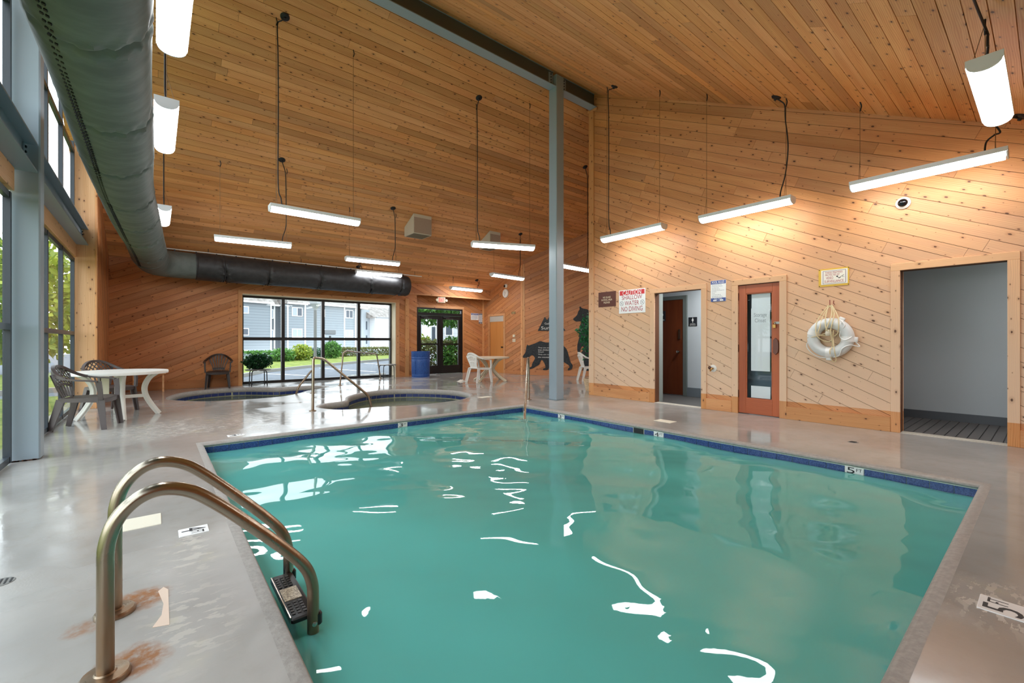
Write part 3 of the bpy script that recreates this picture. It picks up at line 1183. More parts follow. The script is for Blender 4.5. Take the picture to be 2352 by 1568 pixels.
# strip of glass between the upper lights and the roof slope
for nm, a, b, top in (('window_6', 6.6, 10.46, lambda y: zc(y) - .05), ('window_7', 2.4, 6.24, lambda y: zc(y) - .05)):
    o = tag(bpy.data.objects.new(nm, None), kind='structure')
    link(o)
    o.matrix_basis = MG
    ys = [y for y in (ys_far if a > 5 else ys_near) if a - .1 <= y <= b + .1 and top(y) > 4.55]
    for y0, y1 in zip(ys[:-1], ys[1:]):
        MB().add(*fanprism([(y0, 4.44), (y1, 4.44), (y1, top(y1)), (y0, top(y0))], -.003, .003)).obj('pane', GLASS, o, smooth=0)
    for y in ys:
        MB().box((y - .03, 4.44, -.02), (y + .03, top(y), .02)).obj('mullion', ALU, o, smooth=0)
# solid spandrel where the near roof drops below the upper lights
tag(MB().box((-1.3, -2.3, 2.6), (-1.13, 2.4, 4.55)).obj('wall_left_near', W_WALL, None, smooth=0), kind='structure')

# ------------------------------------------------------------------ doors
# exterior double door with transom light
d = tag(bpy.data.objects.new('door_3', None), kind='structure')
link(d)
d.matrix_basis = frame((0, 14.02, 0), (1, 0, 0), (0, 0, 1))
bx = lambda n, a, b, mat=BLACKAL, par=None: MB().box(a, b).obj(n, mat, par or d, smooth=0)
bx('door_jamb', (7.075, 0, -.06), (7.13, 2.37, .05))
bx('door_jamb', (8.905, 0, -.06), (8.96, 2.37, .05))
bx('door_head', (7.13, 2.32, -.06), (8.905, 2.37, .05))
bx('transom_bar', (7.13, 2.10, -.06), (8.905, 2.20, .06))
bx('pane', (7.12, 2.19, -.003), (8.91, 2.33, .003), GLASS)
for a, b, hs in ((7.135, 8.012, 1), (8.022, 8.90, -1)):
    lf = MB().box((a, .01, -.025), (a + .115, 2.09, .025)).box((b - .115, .01, -.025), (b, 2.09, .025)).box((a + .115, .01, -.025), (b - .115, .30, .025)).box((a + .115, 1.97, -.025), (b - .115, 2.09, .025)).box((a + .115, 1.05, -.035), (b - .115, 1.10, .04)).obj('door_leaf', BLACKAL, d, smooth=0)
    bx('pane', (a + .11, .29, -.003), (b - .11, 1.98, .003), GLASS, lf)
    MB().tube(fillet([((b if hs > 0 else a) - hs * .06, 1.02, .025), ((b if hs > 0 else a) - hs * .06, 1.02, .07), ((b if hs > 0 else a) - hs * .06, 1.24, .07), ((b if hs > 0 else a) - hs * .06, 1.24, .025)], .02), .011, 8).obj('pull_handle', BLACKAL, lf)
    MB().box((a + .10, 2.02, .025), (a + .36, 2.07, .075)).obj('door_closer', BOLT, lf, smooth=0)
    MB().box((a + .22, 1.985, .05), (a + .52, 2.0, .065)).obj('closer_arm', PM('closer_arm', (120, 120, 118), .4, .6), lf, smooth=0)

# plain veneer door in the clock wall with a painted top panel
d = tag(bpy.data.objects.new('door_4', None), kind='structure')
link(d)
d.matrix_basis = MC
MB().cb((0, 0, 0), (2.12, .85, .035), .003).obj('door_leaf', W_MAPLE, d, Matrix.Translation((.82, 1.06, -.03)) @ Matrix.Rotation(R(90), 4, 'Z'), smooth=0)
MB().box((.39, 1.92, -.012), (1.25, 2.125, -.004)).obj('top_panel', PM('pale_panel', (196, 190, 178), .6), d, smooth=0)
MB().lathe([(.02, 0), (.02, .03), (.032, .05), (.028, .075), (0, .085)], 16).obj('door_knob', BOLT, d, Matrix.Translation((1.19, .96, -.01)))

# storage closet door: stained frame, glass papered over inside
d = tag(bpy.data.objects.new('door_2', None), kind='structure')
link(d)
d.matrix_basis = MR
a, b = ur(3.245), ur(2.63)
bd = lambda x0, y0, x1, y1, nm: board(d, Matrix.Identity(4), x0, y0, x1, y1, .04, W_DOOR, nm, -.045)
bd(a + .004, .01, a + .115, 2.08, 'door_stile')
bd(b - .105, .01, b - .004, 2.08, 'door_stile')
bd(a + .115, .01, b - .105, .25, 'door_rail')
bd(a + .115, 1.945, b - .105, 2.08, 'door_rail')
MB().box((a + .11, .245, -.03), (b - .10, 1.95, -.026)).obj('pane', glass_mat('closet_glass', (.96, .985, .99)), d, smooth=0)
m = MB()
for q in ((a + .115, .25, a + .13, 1.945), (b - .12, .25, b - .105, 1.945), (a + .13, .25, b - .12, .265), (a + .13, 1.93, b - .12, 1.945)):
    m.box((q[0], q[1], -.028), (q[2], q[3], -.012))
m.obj('glazing_bead', W_DOOR, d, smooth=0)
PAPER = PM('blue_white_paper', (244, 247, 250), .8)
MB().box((a + .185, .70, -.036), (b - .15, 1.70, -.033)).obj('paper_sheet', PAPER, d, smooth=0)
pp = MB().box((a + .190, 1.66, -.040), (b - .145, 1.93, -.037)).obj('paper_sheet', PAPER, d, smooth=0)
MB().box((a + .185, .27, -.036), (b - .145, .46, -.033)).obj('paper_sheet', PAPER, d, smooth=0)
MB().box((a + .05, .2, -.20), (b - .05, 2.0, -.19)).obj('added_back_panel', PM('back_panel_slate', (96, 112, 124), .6), d, smooth=0)  # slate panel added to darken what shows through the closet glass
text('Storage\nCloset', d, PM('faint_ink', (176, 180, 186), .7), (a + b) / 2 + .015, 1.55, .19, .15, -.0325)
for z in (.32, 1.06, 1.90):
    MB().box((a - .012, z - .06, -.01), (a + .008, z + .06, .012)).obj('hinge', RUSTY, d, smooth=0)
MB().prism([(b - .085, 1.0), (b - .055, .965), (b - .02, 1.0), (b - .012, 1.05), (b - .012, 1.14), (b - .02, 1.19), (b - .055, 1.225), (b - .085, 1.19)], -.004, .03).obj('pull_handle', PM('brown_pull', (110, 62, 46), .4), d, smooth=0)
hp = MB().box((b - .075, 1.44, -.004), (b + .04, 1.475, .006)).obj('hasp', PM('worn_steel', (150, 146, 140), .35, .9), d, smooth=0)
MB().box((b - .09, 1.38, .004), (b - .05, 1.43, .028)).tube(fillet([(b - .085, 1.43, .016), (b - .085, 1.465, .016), (b - .055, 1.465, .016), (b - .055, 1.43, .016)], .012), .004, 6).obj('padlock', BRASS, d, smooth=0)

# lobby behind the first opening with the restroom door


def slab(name, a, b, mat=PLASTER):
    return tag(MB().box(a, b).obj(name, mat, None, smooth=0), kind='structure')


slab('wall_lobby_back', (8.84, 2.2, 0), (8.92, 6.2, 2.6))
slab('wall_lobby_side', (7.56, 4.80, 0), (7.70, 4.86, 2.4), PM('jamb_grey', (150, 158, 152), .6))
slab('wall_lobby_end', (7.56, 6.18, 0), (9.0, 6.28, 2.6))
slab('wall_room_divider', (7.56, 2.5, 0), (8.84, 2.58, 2.6))
slab('ceiling_rooms', (7.56, -2.2, 2.5), (9.3, 6.2, 2.6))
slab('wall_closet_side', (7.56, 3.45, 0), (8.3, 3.55, 2.5))
slab('baseboard_lobby', (8.815, 2.6, 0), (8.845, 4.96, .19), GREYB)
d = tag(bpy.data.objects.new('door_1', None), kind='structure')
link(d)
d.matrix_basis = frame((8.84, 5.86, 0), (0, -1, 0), (0, 0, 1))
FR = PM('door_frame_green_grey', (104, 112, 108), .5)
bx('door_jamb', (-.08, 0, -.02), (0, 2.16, .05), FR)
bx('door_jamb', (.86, 0, -.02), (.94, 2.16, .05), FR)
bx('door_head', (0, 2.08, -.02), (.86, 2.16, .05), FR)
MB().cb((0, 0, 0), (2.06, .85, .04), .002).obj('door_leaf', W_FLUSH, d, Matrix.Translation((.43, 1.045, .02)) @ Matrix.Rotation(R(90), 4, 'Z'), smooth=0)
MB().lathe([(.02, 0), (.02, .03), (.033, .05), (.028, .075), (0, .085)], 16).obj('door_knob', CHROME, d, Matrix.Translation((.77, .95, .04)))
MB().box((.76, 1.22, .04), (.80, 1.43, .065)).obj('keypad_lock', CHROME, d, smooth=0)


def woman(parent, mat, x, y, s, z):
    m = MB()
    m.prism([(x + s * .085 * math.cos(t), y + s * .40 + s * .085 * math.sin(t)) for t in [k * math.pi / 5 for k in range(10)]], z, z + .001)
    m.prism([(x + s * px, y + s * py) for px, py in ((-.10, .29), (.10, .29), (.22, -.02), (.16, -.04), (.10, .13), (.18, -.14), (.07, -.14), (.07, -.46), (.015, -.46), (.015, -.14), (-.015, -.14), (-.015, -.46), (-.07, -.46), (-.07, -.14), (-.18, -.14), (-.10, .13), (-.16, -.04), (-.22, -.02))], z, z + .001)
    return m.obj('pictogram', mat, parent, smooth=0)


def wall_sign(name, label, M, x, y, wd, ht, mat, cat='sign', t=.006, group=None):
    th = thing(name, label, cat, M @ Matrix.Translation((x, y, 0)), group)
    MB().cb((0, 0, t / 2 + .001), (wd, ht, t), .0015).obj('panel', mat, th, smooth=0)
    return th


SLATE = PM('sign_black', (30, 34, 40), .5)
s = wall_sign('restroom_sign', 'black women sign fixed on the mahogany restroom door', d.matrix_basis @ Matrix.Translation((0, 0, .041)), .36, 1.735, .17, .23, SLATE)
woman(s, WHITEP, 0, .025, .15, .007)
text('WOMEN', s, WHITEP, 0, -.085, .11, .028, .0075)
s = wall_sign('restroom_sign', 'small black women restroom sign on the grey wall beside the restroom door', frame((8.838, 0, 0), (0, -1, 0), (0, 0, 1)), -4.80, 1.59, .19, .19, SLATE)
woman(s, WHITEP, 0, .03, .11, .007)
text("WOMEN'S\nRESTROOM", s, WHITEP, 0, -.06, .13, .045, .0075)

for nm, x, y, e in (('lobby_fill', 8.2, 3.9, 16), ('shower_lamp', 8.1, -.7, 9)):  # the lobby light is unseen, added to brighten the dark lobby
    d_ = bpy.data.lights.new(nm, 'AREA')
    d_.size = .5
    d_.energy = e
    o = bpy.data.objects.new(nm, d_)
    o.location = (x, y, 2.47)
    COL.objects.link(o)

# shower room behind the wide opening: grey walls, slatted floor
slab('wall_shower_back', (9.02, -2.2, 0), (9.1, 2.5, 2.6), PM('shower_wall', (190, 196, 198), .6))
slab('wall_shower_side', (7.56, 1.9, 0), (9.02, 1.98, 2.6))
slab('wall_shower_end', (7.56, -1.0, 0), (9.02, -.92, 2.6))
slab('baseboard_shower', (8.99, -.92, 0), (9.02, 1.9, .13), PM('dark_base', (84, 88, 92), .5))
slab('floor_rooms', (7.56, -2.2, -.1), (9.1, 6.28, -.004), PM('dark_room_floor', (96, 94, 92), .5))
fs = tag(bpy.data.objects.new('floor_shower', None), kind='structure')
link(fs)
sm = MB().cb((0, 0, 0), (1.44, .088, .012), .002).mesh('slat', PM('grey_slats', (92, 88, 86), .6), 0)
for i in range(29):
    o = bpy.data.objects.new('floor_slat', sm)
    o.location = (8.28, -.86 + i * .097, .008)
    link(o, fs)
slab('trim_6', (7.41, .316, 0), (7.56, 1.228, .006), PM('sill_pale', (196, 190, 176), .6))
slab('trim_7', (7.41, 3.87, 0), (7.56, 4.80, .006), PM('sill_pale', (196, 190, 176), .6))
slab('trim_8', (7.56, 1.222, 0), (7.575, 1.228, 2.08), W_TRIM)


# ------------------------------------------------------------------ steel frame
col = thing('steel_column', 'slim blue-grey steel column standing on the deck at the pool corner', 'column', T(6.28, 6.31, 0))
MB().cb((0, 0, 3.245), (.215, .22, 6.49), .012).obj('shaft', STEEL, col)
MB().box((-.14, -.14, 0), (.14, .14, .008)).obj('base_plate', STEELD, col, smooth=0)
lc = thing('steel_column', 'wide blue-grey steel column with rusty foot in the glazed side wall', 'column', T(-.995, 6.44, 0))
MB().cb((0, 0, 2.95), (.215, .2, 5.9), .012).obj('shaft', STEEL, lc)
rm = MB()
rg = random.Random(3)
for i in range(14):
    rm.cb((rg.uniform(-.1, .105), -.103, .004), (rg.uniform(.01, .035), .004, rg.uniform(.006, .02)))
tag(rm.obj('rust_flakes', RUSTY, lc, smooth=0), kind='stuff')


def ibeam(name, label, M, L, d_, bf, tw, tf, mat, webmat=None, plate=None):
    o = thing(name, label, 'beam', M)
    MB().box((0, -bf / 2, -tf), (L, bf / 2, 0)).obj('top_flange', mat, o, smooth=0)
    MB().box((0, -bf / 2, -d_), (L, bf / 2, -d_ + tf)).obj('bottom_flange', mat, o, smooth=0)
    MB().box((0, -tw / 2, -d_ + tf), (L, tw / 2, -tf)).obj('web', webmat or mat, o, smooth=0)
    for x in plate or ():
        c = MB().box((x - .055, -tw / 2 - .012, -d_ * .86), (x + .055, -tw / 2 - .001, -d_ * .14)).obj('clip_angle', mat, o, smooth=0)
        for k in range(4):
            MB().lathe([(.012, 0), (.012, .012), (0, .016)], 6).obj('bolt', BOLT, c, frame((x - .0, -tw / 2 - .012, -d_ * (.24 + .17 * k)), (1, 0, 0), (0, 0, 1)), smooth=0)
    return o


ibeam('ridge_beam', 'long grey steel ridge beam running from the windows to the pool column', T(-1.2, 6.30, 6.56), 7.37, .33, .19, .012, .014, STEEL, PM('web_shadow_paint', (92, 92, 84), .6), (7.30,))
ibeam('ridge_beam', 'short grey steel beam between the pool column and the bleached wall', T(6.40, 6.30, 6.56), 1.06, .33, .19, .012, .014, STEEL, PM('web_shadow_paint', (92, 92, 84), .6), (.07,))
tag(MB().cb((7.46, 6.32, 6.205), (.16, .26, .04), .003).obj('trim_9', W_TRIM, None, smooth=0), kind='structure')
Mb = lambda y0: frame((-.995, y0, 3.12), (0, 1, 0), (-1, 0, 0))
ibeam('side_beam', 'blue-grey steel beam over the far side windows ending at the timber post', Mb(6.55), 4.0, .285, .185, .012, .016, STEEL2, None, (3.93,))
ibeam('side_beam', 'blue-grey steel beam over the near side windows ending at the rusty column', Mb(.2), 6.13, .285, .185, .012, .016, STEEL2, None, (6.05,))

# ------------------------------------------------------------------ fabric air duct
rg = random.Random(12)


def duct_mesh(path, r, n=56, seams=(), wr=.012, seed=2):
    """tube with gathered creases at its seams"""
    rg = random.Random(seed)
    m = MB()
    P_ = [Vector(p) for p in path]
    L = [0]
    for a, b in zip(P_, P_[1:]): L.append(L[-1] + (b - a).length)
    ph = [[rg.uniform(0, 6.28) for _ in range(4)] for _ in seams]
    vs, fs, nrm = [], [], None
    for i, p in enumerate(P_):
        t = (P_[min(i + 1, len(P_) - 1)] - P_[max(i - 1, 0)]).normalized()
        nrm = Vector((0, 0, 1)) if nrm is None else nrm
        nrm = (nrm - t * nrm.dot(t)).normalized()
        bn = t.cross(nrm)
        for k in range(n):
            a = 6.2832 * k / n
            q = r
            for s_, f_ in zip(seams, ph):
                dd = abs(L[i] - s_ - .05 * math.sin(a + f_[2]) - .018 * math.sin(4 * a + f_[3]))
                if dd < .45:
                    e = math.exp(-(dd / .16) ** 2)
                    q -= wr * 2.2 * math.exp(-(dd / .026) ** 2) * (.25 + .75 * max(0, -math.cos(a + .3)))
                    q += wr * e * (.5 * math.sin(13 * a + f_[0] + 22 * dd) + .4 * math.sin(23 * a + f_[1] - 34 * dd)) * (.35 + .65 * max(0, -math.cos(a + .4)))
            q += .006 * math.sin(2.1 * L[i] + 2 * a)
            vs.append(p + (nrm * math.cos(a) + bn * math.sin(a)) * q)
    for i in range(len(P_) - 1):
        for k in range(n):
            fs.append((i * n + k, i * n + (k + 1) % n, (i + 1) * n + (k + 1) % n, (i + 1) * n + k))
    fs.append(tuple(range(n - 1, -1, -1)))
    fs.append(tuple(range((len(P_) - 1) * n, len(P_) * n)))
    return m.add(vs, fs)


def dens(pts, step=.018):
    out = [Vector(pts[0])]
    for a, b in zip(pts, pts[1:]):
        a, b = Vector(a), Vector(b)
        k = max(1, int((b - a).length / step))
        out += [a + (b - a) * (i + 1) / k for i in range(k)]
    return out


duct = thing('air_duct', 'fat grey fabric air duct hung along the side windows and the far wall', 'air duct', T(0, 0, 0))
RD = .30
DC = [(-.31, .6, 3.19), (-.31, 2.5, 3.19), (-.315, 5, 3.19), (-.31, 7.2, 3.17), (-.25, 8.9, 3.12), (-.16, 10.5, 3.05), (-.10, 11.9, 2.99)]
pathA = dens(spline(DC, 8))
duct_mesh(pathA, RD, 60, [1.0, 2.15, 3.0, 4.3, 5.6, 7.0, 8.2, 9.3, 10.6], .017).obj('near_run', FABRIC, duct)
el = [Vector((-.10, 11.9, 2.99)), Vector((-.06, 12.35, 2.975))]
for k in range(13):
    a = R(90) * k / 12
    el.append(Vector((.48 - .52 * math.cos(a), 12.45 + .50 * math.sin(a), 2.97)))
el.append(Vector((.75, 12.96, 2.97)))
duct_mesh(dens(el, .05), RD + .006, 56, [], 0).obj('elbow', FABRIC, duct)
pathB = dens([(.75, 12.96, 2.97), (6.15, 12.96, 2.93)])
mB = duct_mesh(pathB, RD + .02, 56, [.55, 1.5, 2.75, 4.25, 5.2], .022, 5)
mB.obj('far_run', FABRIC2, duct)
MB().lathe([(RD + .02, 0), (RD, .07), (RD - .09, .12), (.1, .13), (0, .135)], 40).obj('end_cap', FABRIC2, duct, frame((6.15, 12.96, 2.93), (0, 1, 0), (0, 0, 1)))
for x in (.78, 1.32, 2.25, 3.5, 5.0):
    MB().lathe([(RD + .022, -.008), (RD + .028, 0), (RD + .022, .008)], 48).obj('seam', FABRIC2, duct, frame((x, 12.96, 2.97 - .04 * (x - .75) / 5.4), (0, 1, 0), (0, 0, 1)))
# double row of air slots along the inner side of the near run
sl = MB()
Ls = 0
for a, b in zip(pathA, pathA[1:]):
    Ls += (b - a).length
    if Ls < .055: continue
    Ls = 0
    t = (b - a).normalized()
    for row in (0, 1):
        an = R(-153 + row * 5)
        nn = Vector((math.sin(an), 0, math.cos(an)))
        c = a + nn * (RD + .007) + t * .01 * row
        q = t.cross(nn)
        v = [c + t * i + q * j for i, j in ((-.012, -.008), (.006, -.008), (.012, .008), (-.006, .008))]
        sl.add([p + nn * .003 for p in v] + [p - nn * .012 for p in v], [(0, 1, 2, 3), (7, 6, 5, 4), (0, 4, 5, 1), (1, 5, 6, 2), (2, 6, 7, 3), (3, 7, 4, 0)])
tag(sl.obj('air_slots', BLACKI, duct, smooth=0), kind='stuff')
rail = thing('duct_rail', 'thin white pipe rail holding the far duct under the ceiling', 'rail', T(0, 0, 0))
MB().tube([(.0, 12.98, 3.335), (6.75, 12.98, 3.29)], .014, 8).obj('pipe', WHITE, rail)
for i in range(15):
    x = .35 + i * .41
    MB().box((x - .012, 12.965, 3.265 - .006 * x), (x + .012, 12.995, 3.33 - .006 * x)).obj('hook', DARKM, rail, smooth=0)
for x in (1.0, 3.1, 5.1, 6.5):
    MB().tube([(x, 12.98, 3.33 - .007 * x), (x, 12.98, zc(12.98))], .006, 6).obj('hanger', DARKM, rail)

# ------------------------------------------------------------------ pendant lights
prof = [(-.1, 0), (-.1, -.046)] + [(-.094 * math.cos(R(180) * k / 14), -.048 - .062 * math.sin(R(180) * k / 14)) for k in range(15)] + [(.1, -.046), (.1, 0)]
FL = 1.32
hous_me = MB().box((-FL / 2, -.1, -.05), (FL / 2, .1, 0)).mesh('housing', LENS_W, 0)
lv, lf = [], []
for x in (-FL / 2 + .012, FL / 2 - .012):
    lv += [(x, p[0], p[1] - .0015) for p in prof[2:17]]
lf = [(i, i + 1, 15 + i + 1, 15 + i) for i in range(14)]
lens_me = MB().add(lv, [f[::-1] for f in lf]).mesh('diffuser', LENS, 60)
cap_m = MB()
cap_m.add(*fanprism([(p[0], p[1]) for p in prof], 0, .012))
cap_me = cap_m.mesh('end_cap', LENS_W, 0)


def pendant(label, p, q, z, cord, canopy=None, group='hanging strip lights', k=0, sag=0.0):
    """p, q: ends of the long axis (x, y); cord: 0/1 the end the flex leaves from"""
    c = ((p[0] + q[0]) / 2, (p[1] + q[1]) / 2)
    an = math.atan2(q[1] - p[1], q[0] - p[0])
    o = thing('pendant_light', label, 'light', T(c[0], c[1], z, an), group)
    inv = o.matrix_basis.inverted()
    for me, nm in ((hous_me, 'housing'), (lens_me, 'diffuser')):
        link(bpy.data.objects.new(nm, me), o)
    for sgn in (-1, 1):
        e = bpy.data.objects.new('end_cap', cap_me)
        e.matrix_basis = frame((sgn * FL / 2 - (.0 if sgn > 0 else .012), 0, 0), (0, 1, 0), (0, 0, 1))
        link(e, o)
        W = o.matrix_basis @ Vector((sgn * (FL / 2 - .08), 0, 0))
        zt_ = zc(W.y)
        MB().tube([(sgn * (FL / 2 - .08), 0, 0), (sgn * (FL / 2 - .08), 0, zt_ - z)], .0028, 5).obj('suspension_wire', WIRE, o)
        MB().tube([(sgn * (FL / 2 - .08), -.07, 0), (sgn * (FL / 2 - .08), 0, .28)], .0022, 4).obj('wire_bridle', WIRE, o)
        MB().tube(spline([(sgn * (FL / 2 - .08), 0, zt_ - z - .12), (sgn * (FL / 2 - .08) + .015, 0, zt_ - z - .06), (sgn * (FL / 2 - .08), 0, zt_ - z)], 4), .007, 5).obj('ceiling_hook', DARKM, o)
    sg = 1 if cord else -1
    x0 = sg * (FL / 2 - .16)
    Wt = o.matrix_basis @ Vector((sg * (FL / 2 - .1), 0, 0))
    zt_ = zc(Wt.y) - z
    xt = sg * (FL / 2 - .1)
    cp = inv @ Vector((*canopy, zc(canopy[1]))) if canopy else Vector((xt + .18, 0, zt_))
    H_ = zt_ - .1
    pts = [(x0, 0, 0), (x0 + sg * .012, .01, .12), (xt + .01, .012, .35 if H_ > .8 else H_ * .5), (xt + .012 + sag, .012, H_ * .55), (xt + .008, .012, H_ * .85), (xt, .01, H_)]
    pts += [tuple(Vector((xt, 0, H_)).lerp(cp, .5) + Vector((0, 0, .0))), tuple(cp + Vector((0, 0, -.03)))]
    MB().tube(spline(pts, 6), .0085, 7).obj('power_cord', CORD, o)
    sl_ = KF if (o.matrix_basis @ cp).y > YR else -KN
    Wc = o.matrix_basis @ cp
    nz = Vector((0, -sl_, -1)).normalized()
    MB().lathe([(.065, 0), (.065, .01), (.05, .025), (.02, .03), (.015, .05), (0, .052)], 20).obj('canopy', DARKM, o, inv @ frame(Wc, (1, 0, 0), nz.cross(Vector((1, 0, 0)))))
    return o


def sc(p, s):
    return (p[0] * s, p[1] * s)


s_ = 1.09
pendant('strip light hung centrally over the far pool edge, left of the long cords', (1.335, 7.38), (2.65, 7.38), 3.225, 0, (1.52, 7.32))
pendant('strip light above the left hot tub, directly below the duct side of the ceiling', (.906, 10.27), (2.20, 10.08), 3.235, 1, (2.0, 9.9))
pendant('strip light left of the first ceiling speaker, upper of two close together', (3.597, 10.82), (4.905, 10.72), 3.24, 1, (4.69, 10.57))
pendant('strip light crossing the far end of the duct, lower of two close together', (4.51, 12.66), (5.80, 12.53), 3.235, 0, (4.69, 13.04))
pendant('strip light hiding the second ceiling speaker, left of the slim column', (5.05, 7.45), (6.21, 6.98), 3.21, 0, (5.07, 7.30))
pendant('strip light in front of the clock, left of the slim column', (7.90, 10.69), (9.21, 10.81), 3.25, 1, (8.93, 10.57))
pendant('strip light above the red exit sign, lowest and farthest', (7.88, 13.0), (9.18, 13.1), 3.07, 1, (8.99, 13.08), sag=-.03)
pendant('strip light half hidden between the slim column and the bleached wall end', (8.09, 7.95), (9.19, 8.03), 3.18, 1, (8.90, 7.86))
pendant('strip light along the bleached wall, farthest of the three in that row', (6.90, 5.60), (6.90, 4.29), 3.235, 0, (6.83, 5.29))
pendant('strip light along the bleached wall, middle of the three in that row', (6.97, 3.63), (6.97, 2.31), 3.22, 1, (6.93, 2.50), sag=.03)
pendant('strip light along the bleached wall, nearest of the three in that row', (6.95, 1.62), (6.95, .30), 3.20, 1, (7.1, .2), sag=.04)
pendant('big strip light at the upper right, nearest to the camera over the pool edge', (6.12, .32), (4.80, .32), 3.30, 1, (4.3, .36), sag=.0)
pendant('strip light beside the duct, farthest of the three in that row', (.125, 9.84), (.125, 11.16), 3.57, 0, (.14, 9.6))
pendant('strip light beside the duct, middle of the three in that row', (.086, 5.50), (.086, 6.82), 3.57, 0, (.1, 5.2))
pendant('huge strip light beside the duct at the top edge, nearest in that row', (.103, 3.13), (.103, 4.45), 3.57, 1, (.0, 4.7))

# ------------------------------------------------------------------ ceiling speakers, cameras, small wall fittings
SPK = PM('speaker_beige', (206, 198, 178), .6)
GRL = speckle('speaker_grille', (150, 130, 112), (186, 168, 150), 260, .8)
for lab, x, y in (('beige wedge speaker box on the sloping ceiling, clear of any lamp', 5.54, 10.6), ('beige wedge speaker box on the ceiling, half behind a strip light', 8.02, 10.68)):
    o = thing('ceiling_speaker', lab, 'speaker', T(x, y, 0), 'wedge speakers on the ceiling')
    hw = .265 if x < 7 else .2
    zt0, zb0 = zc(y) + .0, 4.03
    pr = [(0, zb0), (0, zt0), (.55, zc(y + .55)), (.55, zb0)]
    MB().add(*fanprism(pr, -hw, hw)).obj('cabinet', SPK, o, frame((0, 0, 0), (0, 1, 0), (0, 0, 1)), smooth=0)
    MB().box((-hw + .015, -.012, zb0 + .02), (hw - .015, -.002, zt0 - .09)).obj('grille', GRL, o, smooth=0)
    MB().box((-hw + .03, .03, zb0 - .006), (hw - .03, .5, zb0 - .001)).obj('bottom_grille', PM('grille_dark', (120, 112, 90), .8), o, smooth=0)
o = thing('dome_camera', 'white ringed black dome camera high on the bleached wall', 'camera', MR @ Matrix.Translation((ur(1.20), 2.935, .002)))
MB().lathe([(.075, 0), (.075, .015), (.055, .035), (.05, .035)], 28).obj('housing', WHITE, o)
MB().lathe([(.052, .03), (.045, .055), (.025, .07), (0, .075)], 24).obj('dome', PM('smoked_dome', (16, 16, 18), .1), o)
o = thing('dome_camera', 'tiny white and black dome camera just above the wall clock', 'camera', MC @ Matrix.Translation((uc_(12.64), 3.21, .002)))
MB().lathe([(.075, 0), (.075, .02), (.06, .05), (.05, .06)], 24).obj('housing', WHITE, o)
MB().lathe([(.045, .05), (.04, .08), (0, .1)], 20).obj('dome', PM('smoked_dome', (16, 16, 18), .1), o, Matrix.Translation((-.02, -.01, 0)))
o = thing('wall_clock', 'round white wall clock hung high beside the veneer door', 'clock', MC @ Matrix.Translation((uc_(12.66), 2.935, .002)))
MB().lathe([(.155, 0), (.16, .02), (.15, .04), (.135, .035)], 36).obj('rim', WHITE, o)
MB().lathe([(.14, .03), (0, .031)], 36).obj('dial', PM('dial', (214, 214, 206), .5), o)
for k in range(12):
    a = R(30 * k)
    MB().cb((0, .115, .033), (.008, .022, .002)).obj('hour_mark', BLACKI, o, Matrix.Rotation(a, 4, 'Z'), smooth=0)
MB().cb((0, .03, .036), (.010, .075, .002)).obj('hour_hand', BLACKI, o, Matrix.Rotation(R(20), 4, 'Z'), smooth=0)
MB().cb((0, .045, .038), (.007, .11, .002)).obj('minute_hand', BLACKI, o, Matrix.Rotation(R(150), 4, 'Z'), smooth=0)
o = wall_sign('door_plate', 'small bronze plate with pale lettering right of the veneer door', MC, uc_(12.22), 2.20, .22, .085, PM('bronze_plate', (112, 88, 50), .4))
tag(MB().box((-.085, .008, .006), (.085, .026, .0078)).box((-.06, -.026, .006), (.06, -.010, .0078)).obj('worn_lettering', PM('pale_gold', (190, 166, 112), .5), o, smooth=0), kind='stuff')
IV = PM('ivory_plastic', (232, 222, 196), .45)
o = thing('thermostat', 'round ivory thermostat above the light switches', 'thermostat', MC @ Matrix.Translation((uc_(12.19), 1.37, .002)))
MB().lathe([(.05, 0), (.055, .012), (.045, .03), (0, .034)], 24).obj('dial', IV, o)
MB().cb((0, 0, .004), (.125, .10, .008), .002).obj('back_plate', IV, o, smooth=0)
o = thing('light_switch', 'double ivory light switch plate below the thermostat', 'switch', MC @ Matrix.Translation((uc_(12.19), 1.21, .002)))
for x in (-.045, .045):
    p = MB().cb((x, 0, .003), (.07, .115, .006), .002).obj('plate', IV, o, smooth=0)
    MB().cb((x, .004, .012), (.01, .024, .014), .002).obj('toggle', IV, p, smooth=0)
o = thing('exit_sign', 'lit exit sign with red letters above the double glass door', 'exit sign', frame((7.79, 13.555, 2.625), (1, 0, 0), (0, 0, 1)))
MB().cb((0, 0, .03), (.30, .19, .06), .006).obj('case', IV, o, smooth=0)
MB().cb((0, 0, .062), (.26, .155, .004), .001).obj('face', PM('exit_face', (236, 176, 156), .5, emit=(1, .45, .3), es=.04), o, smooth=0)
text('EXIT', o, PM('exit_red', (214, 40, 34), .5, emit=(.9, .05, .03), es=.12), 0, 0, .22, .125, .0655)
for x in (-.19, .19):
    MB().lathe([(.02, 0), (.04, .03), (.045, .05), (0, .055)], 16).obj('emergency_lamp', IV, o, Matrix.Translation((x, -.01, .02)))

# ------------------------------------------------------------------ signs on the bleached wall
def bars(parent, mat, rows, x0, z=.0075, h=.006, name='small_print'):
    m = MB()
    for y, L in rows:
        x = x0
        rgq = random.Random(int(y * 1e4) + 7)
        while x < x0 + L:
            q = min(rgq.uniform(.012, .035), x0 + L - x)
            m.box((x, y - h / 2, z - .001), (x + q * .85, y + h / 2, z + .0004))
            x += q + .004
    return tag(m.obj(name, mat, parent, smooth=0), kind='stuff')


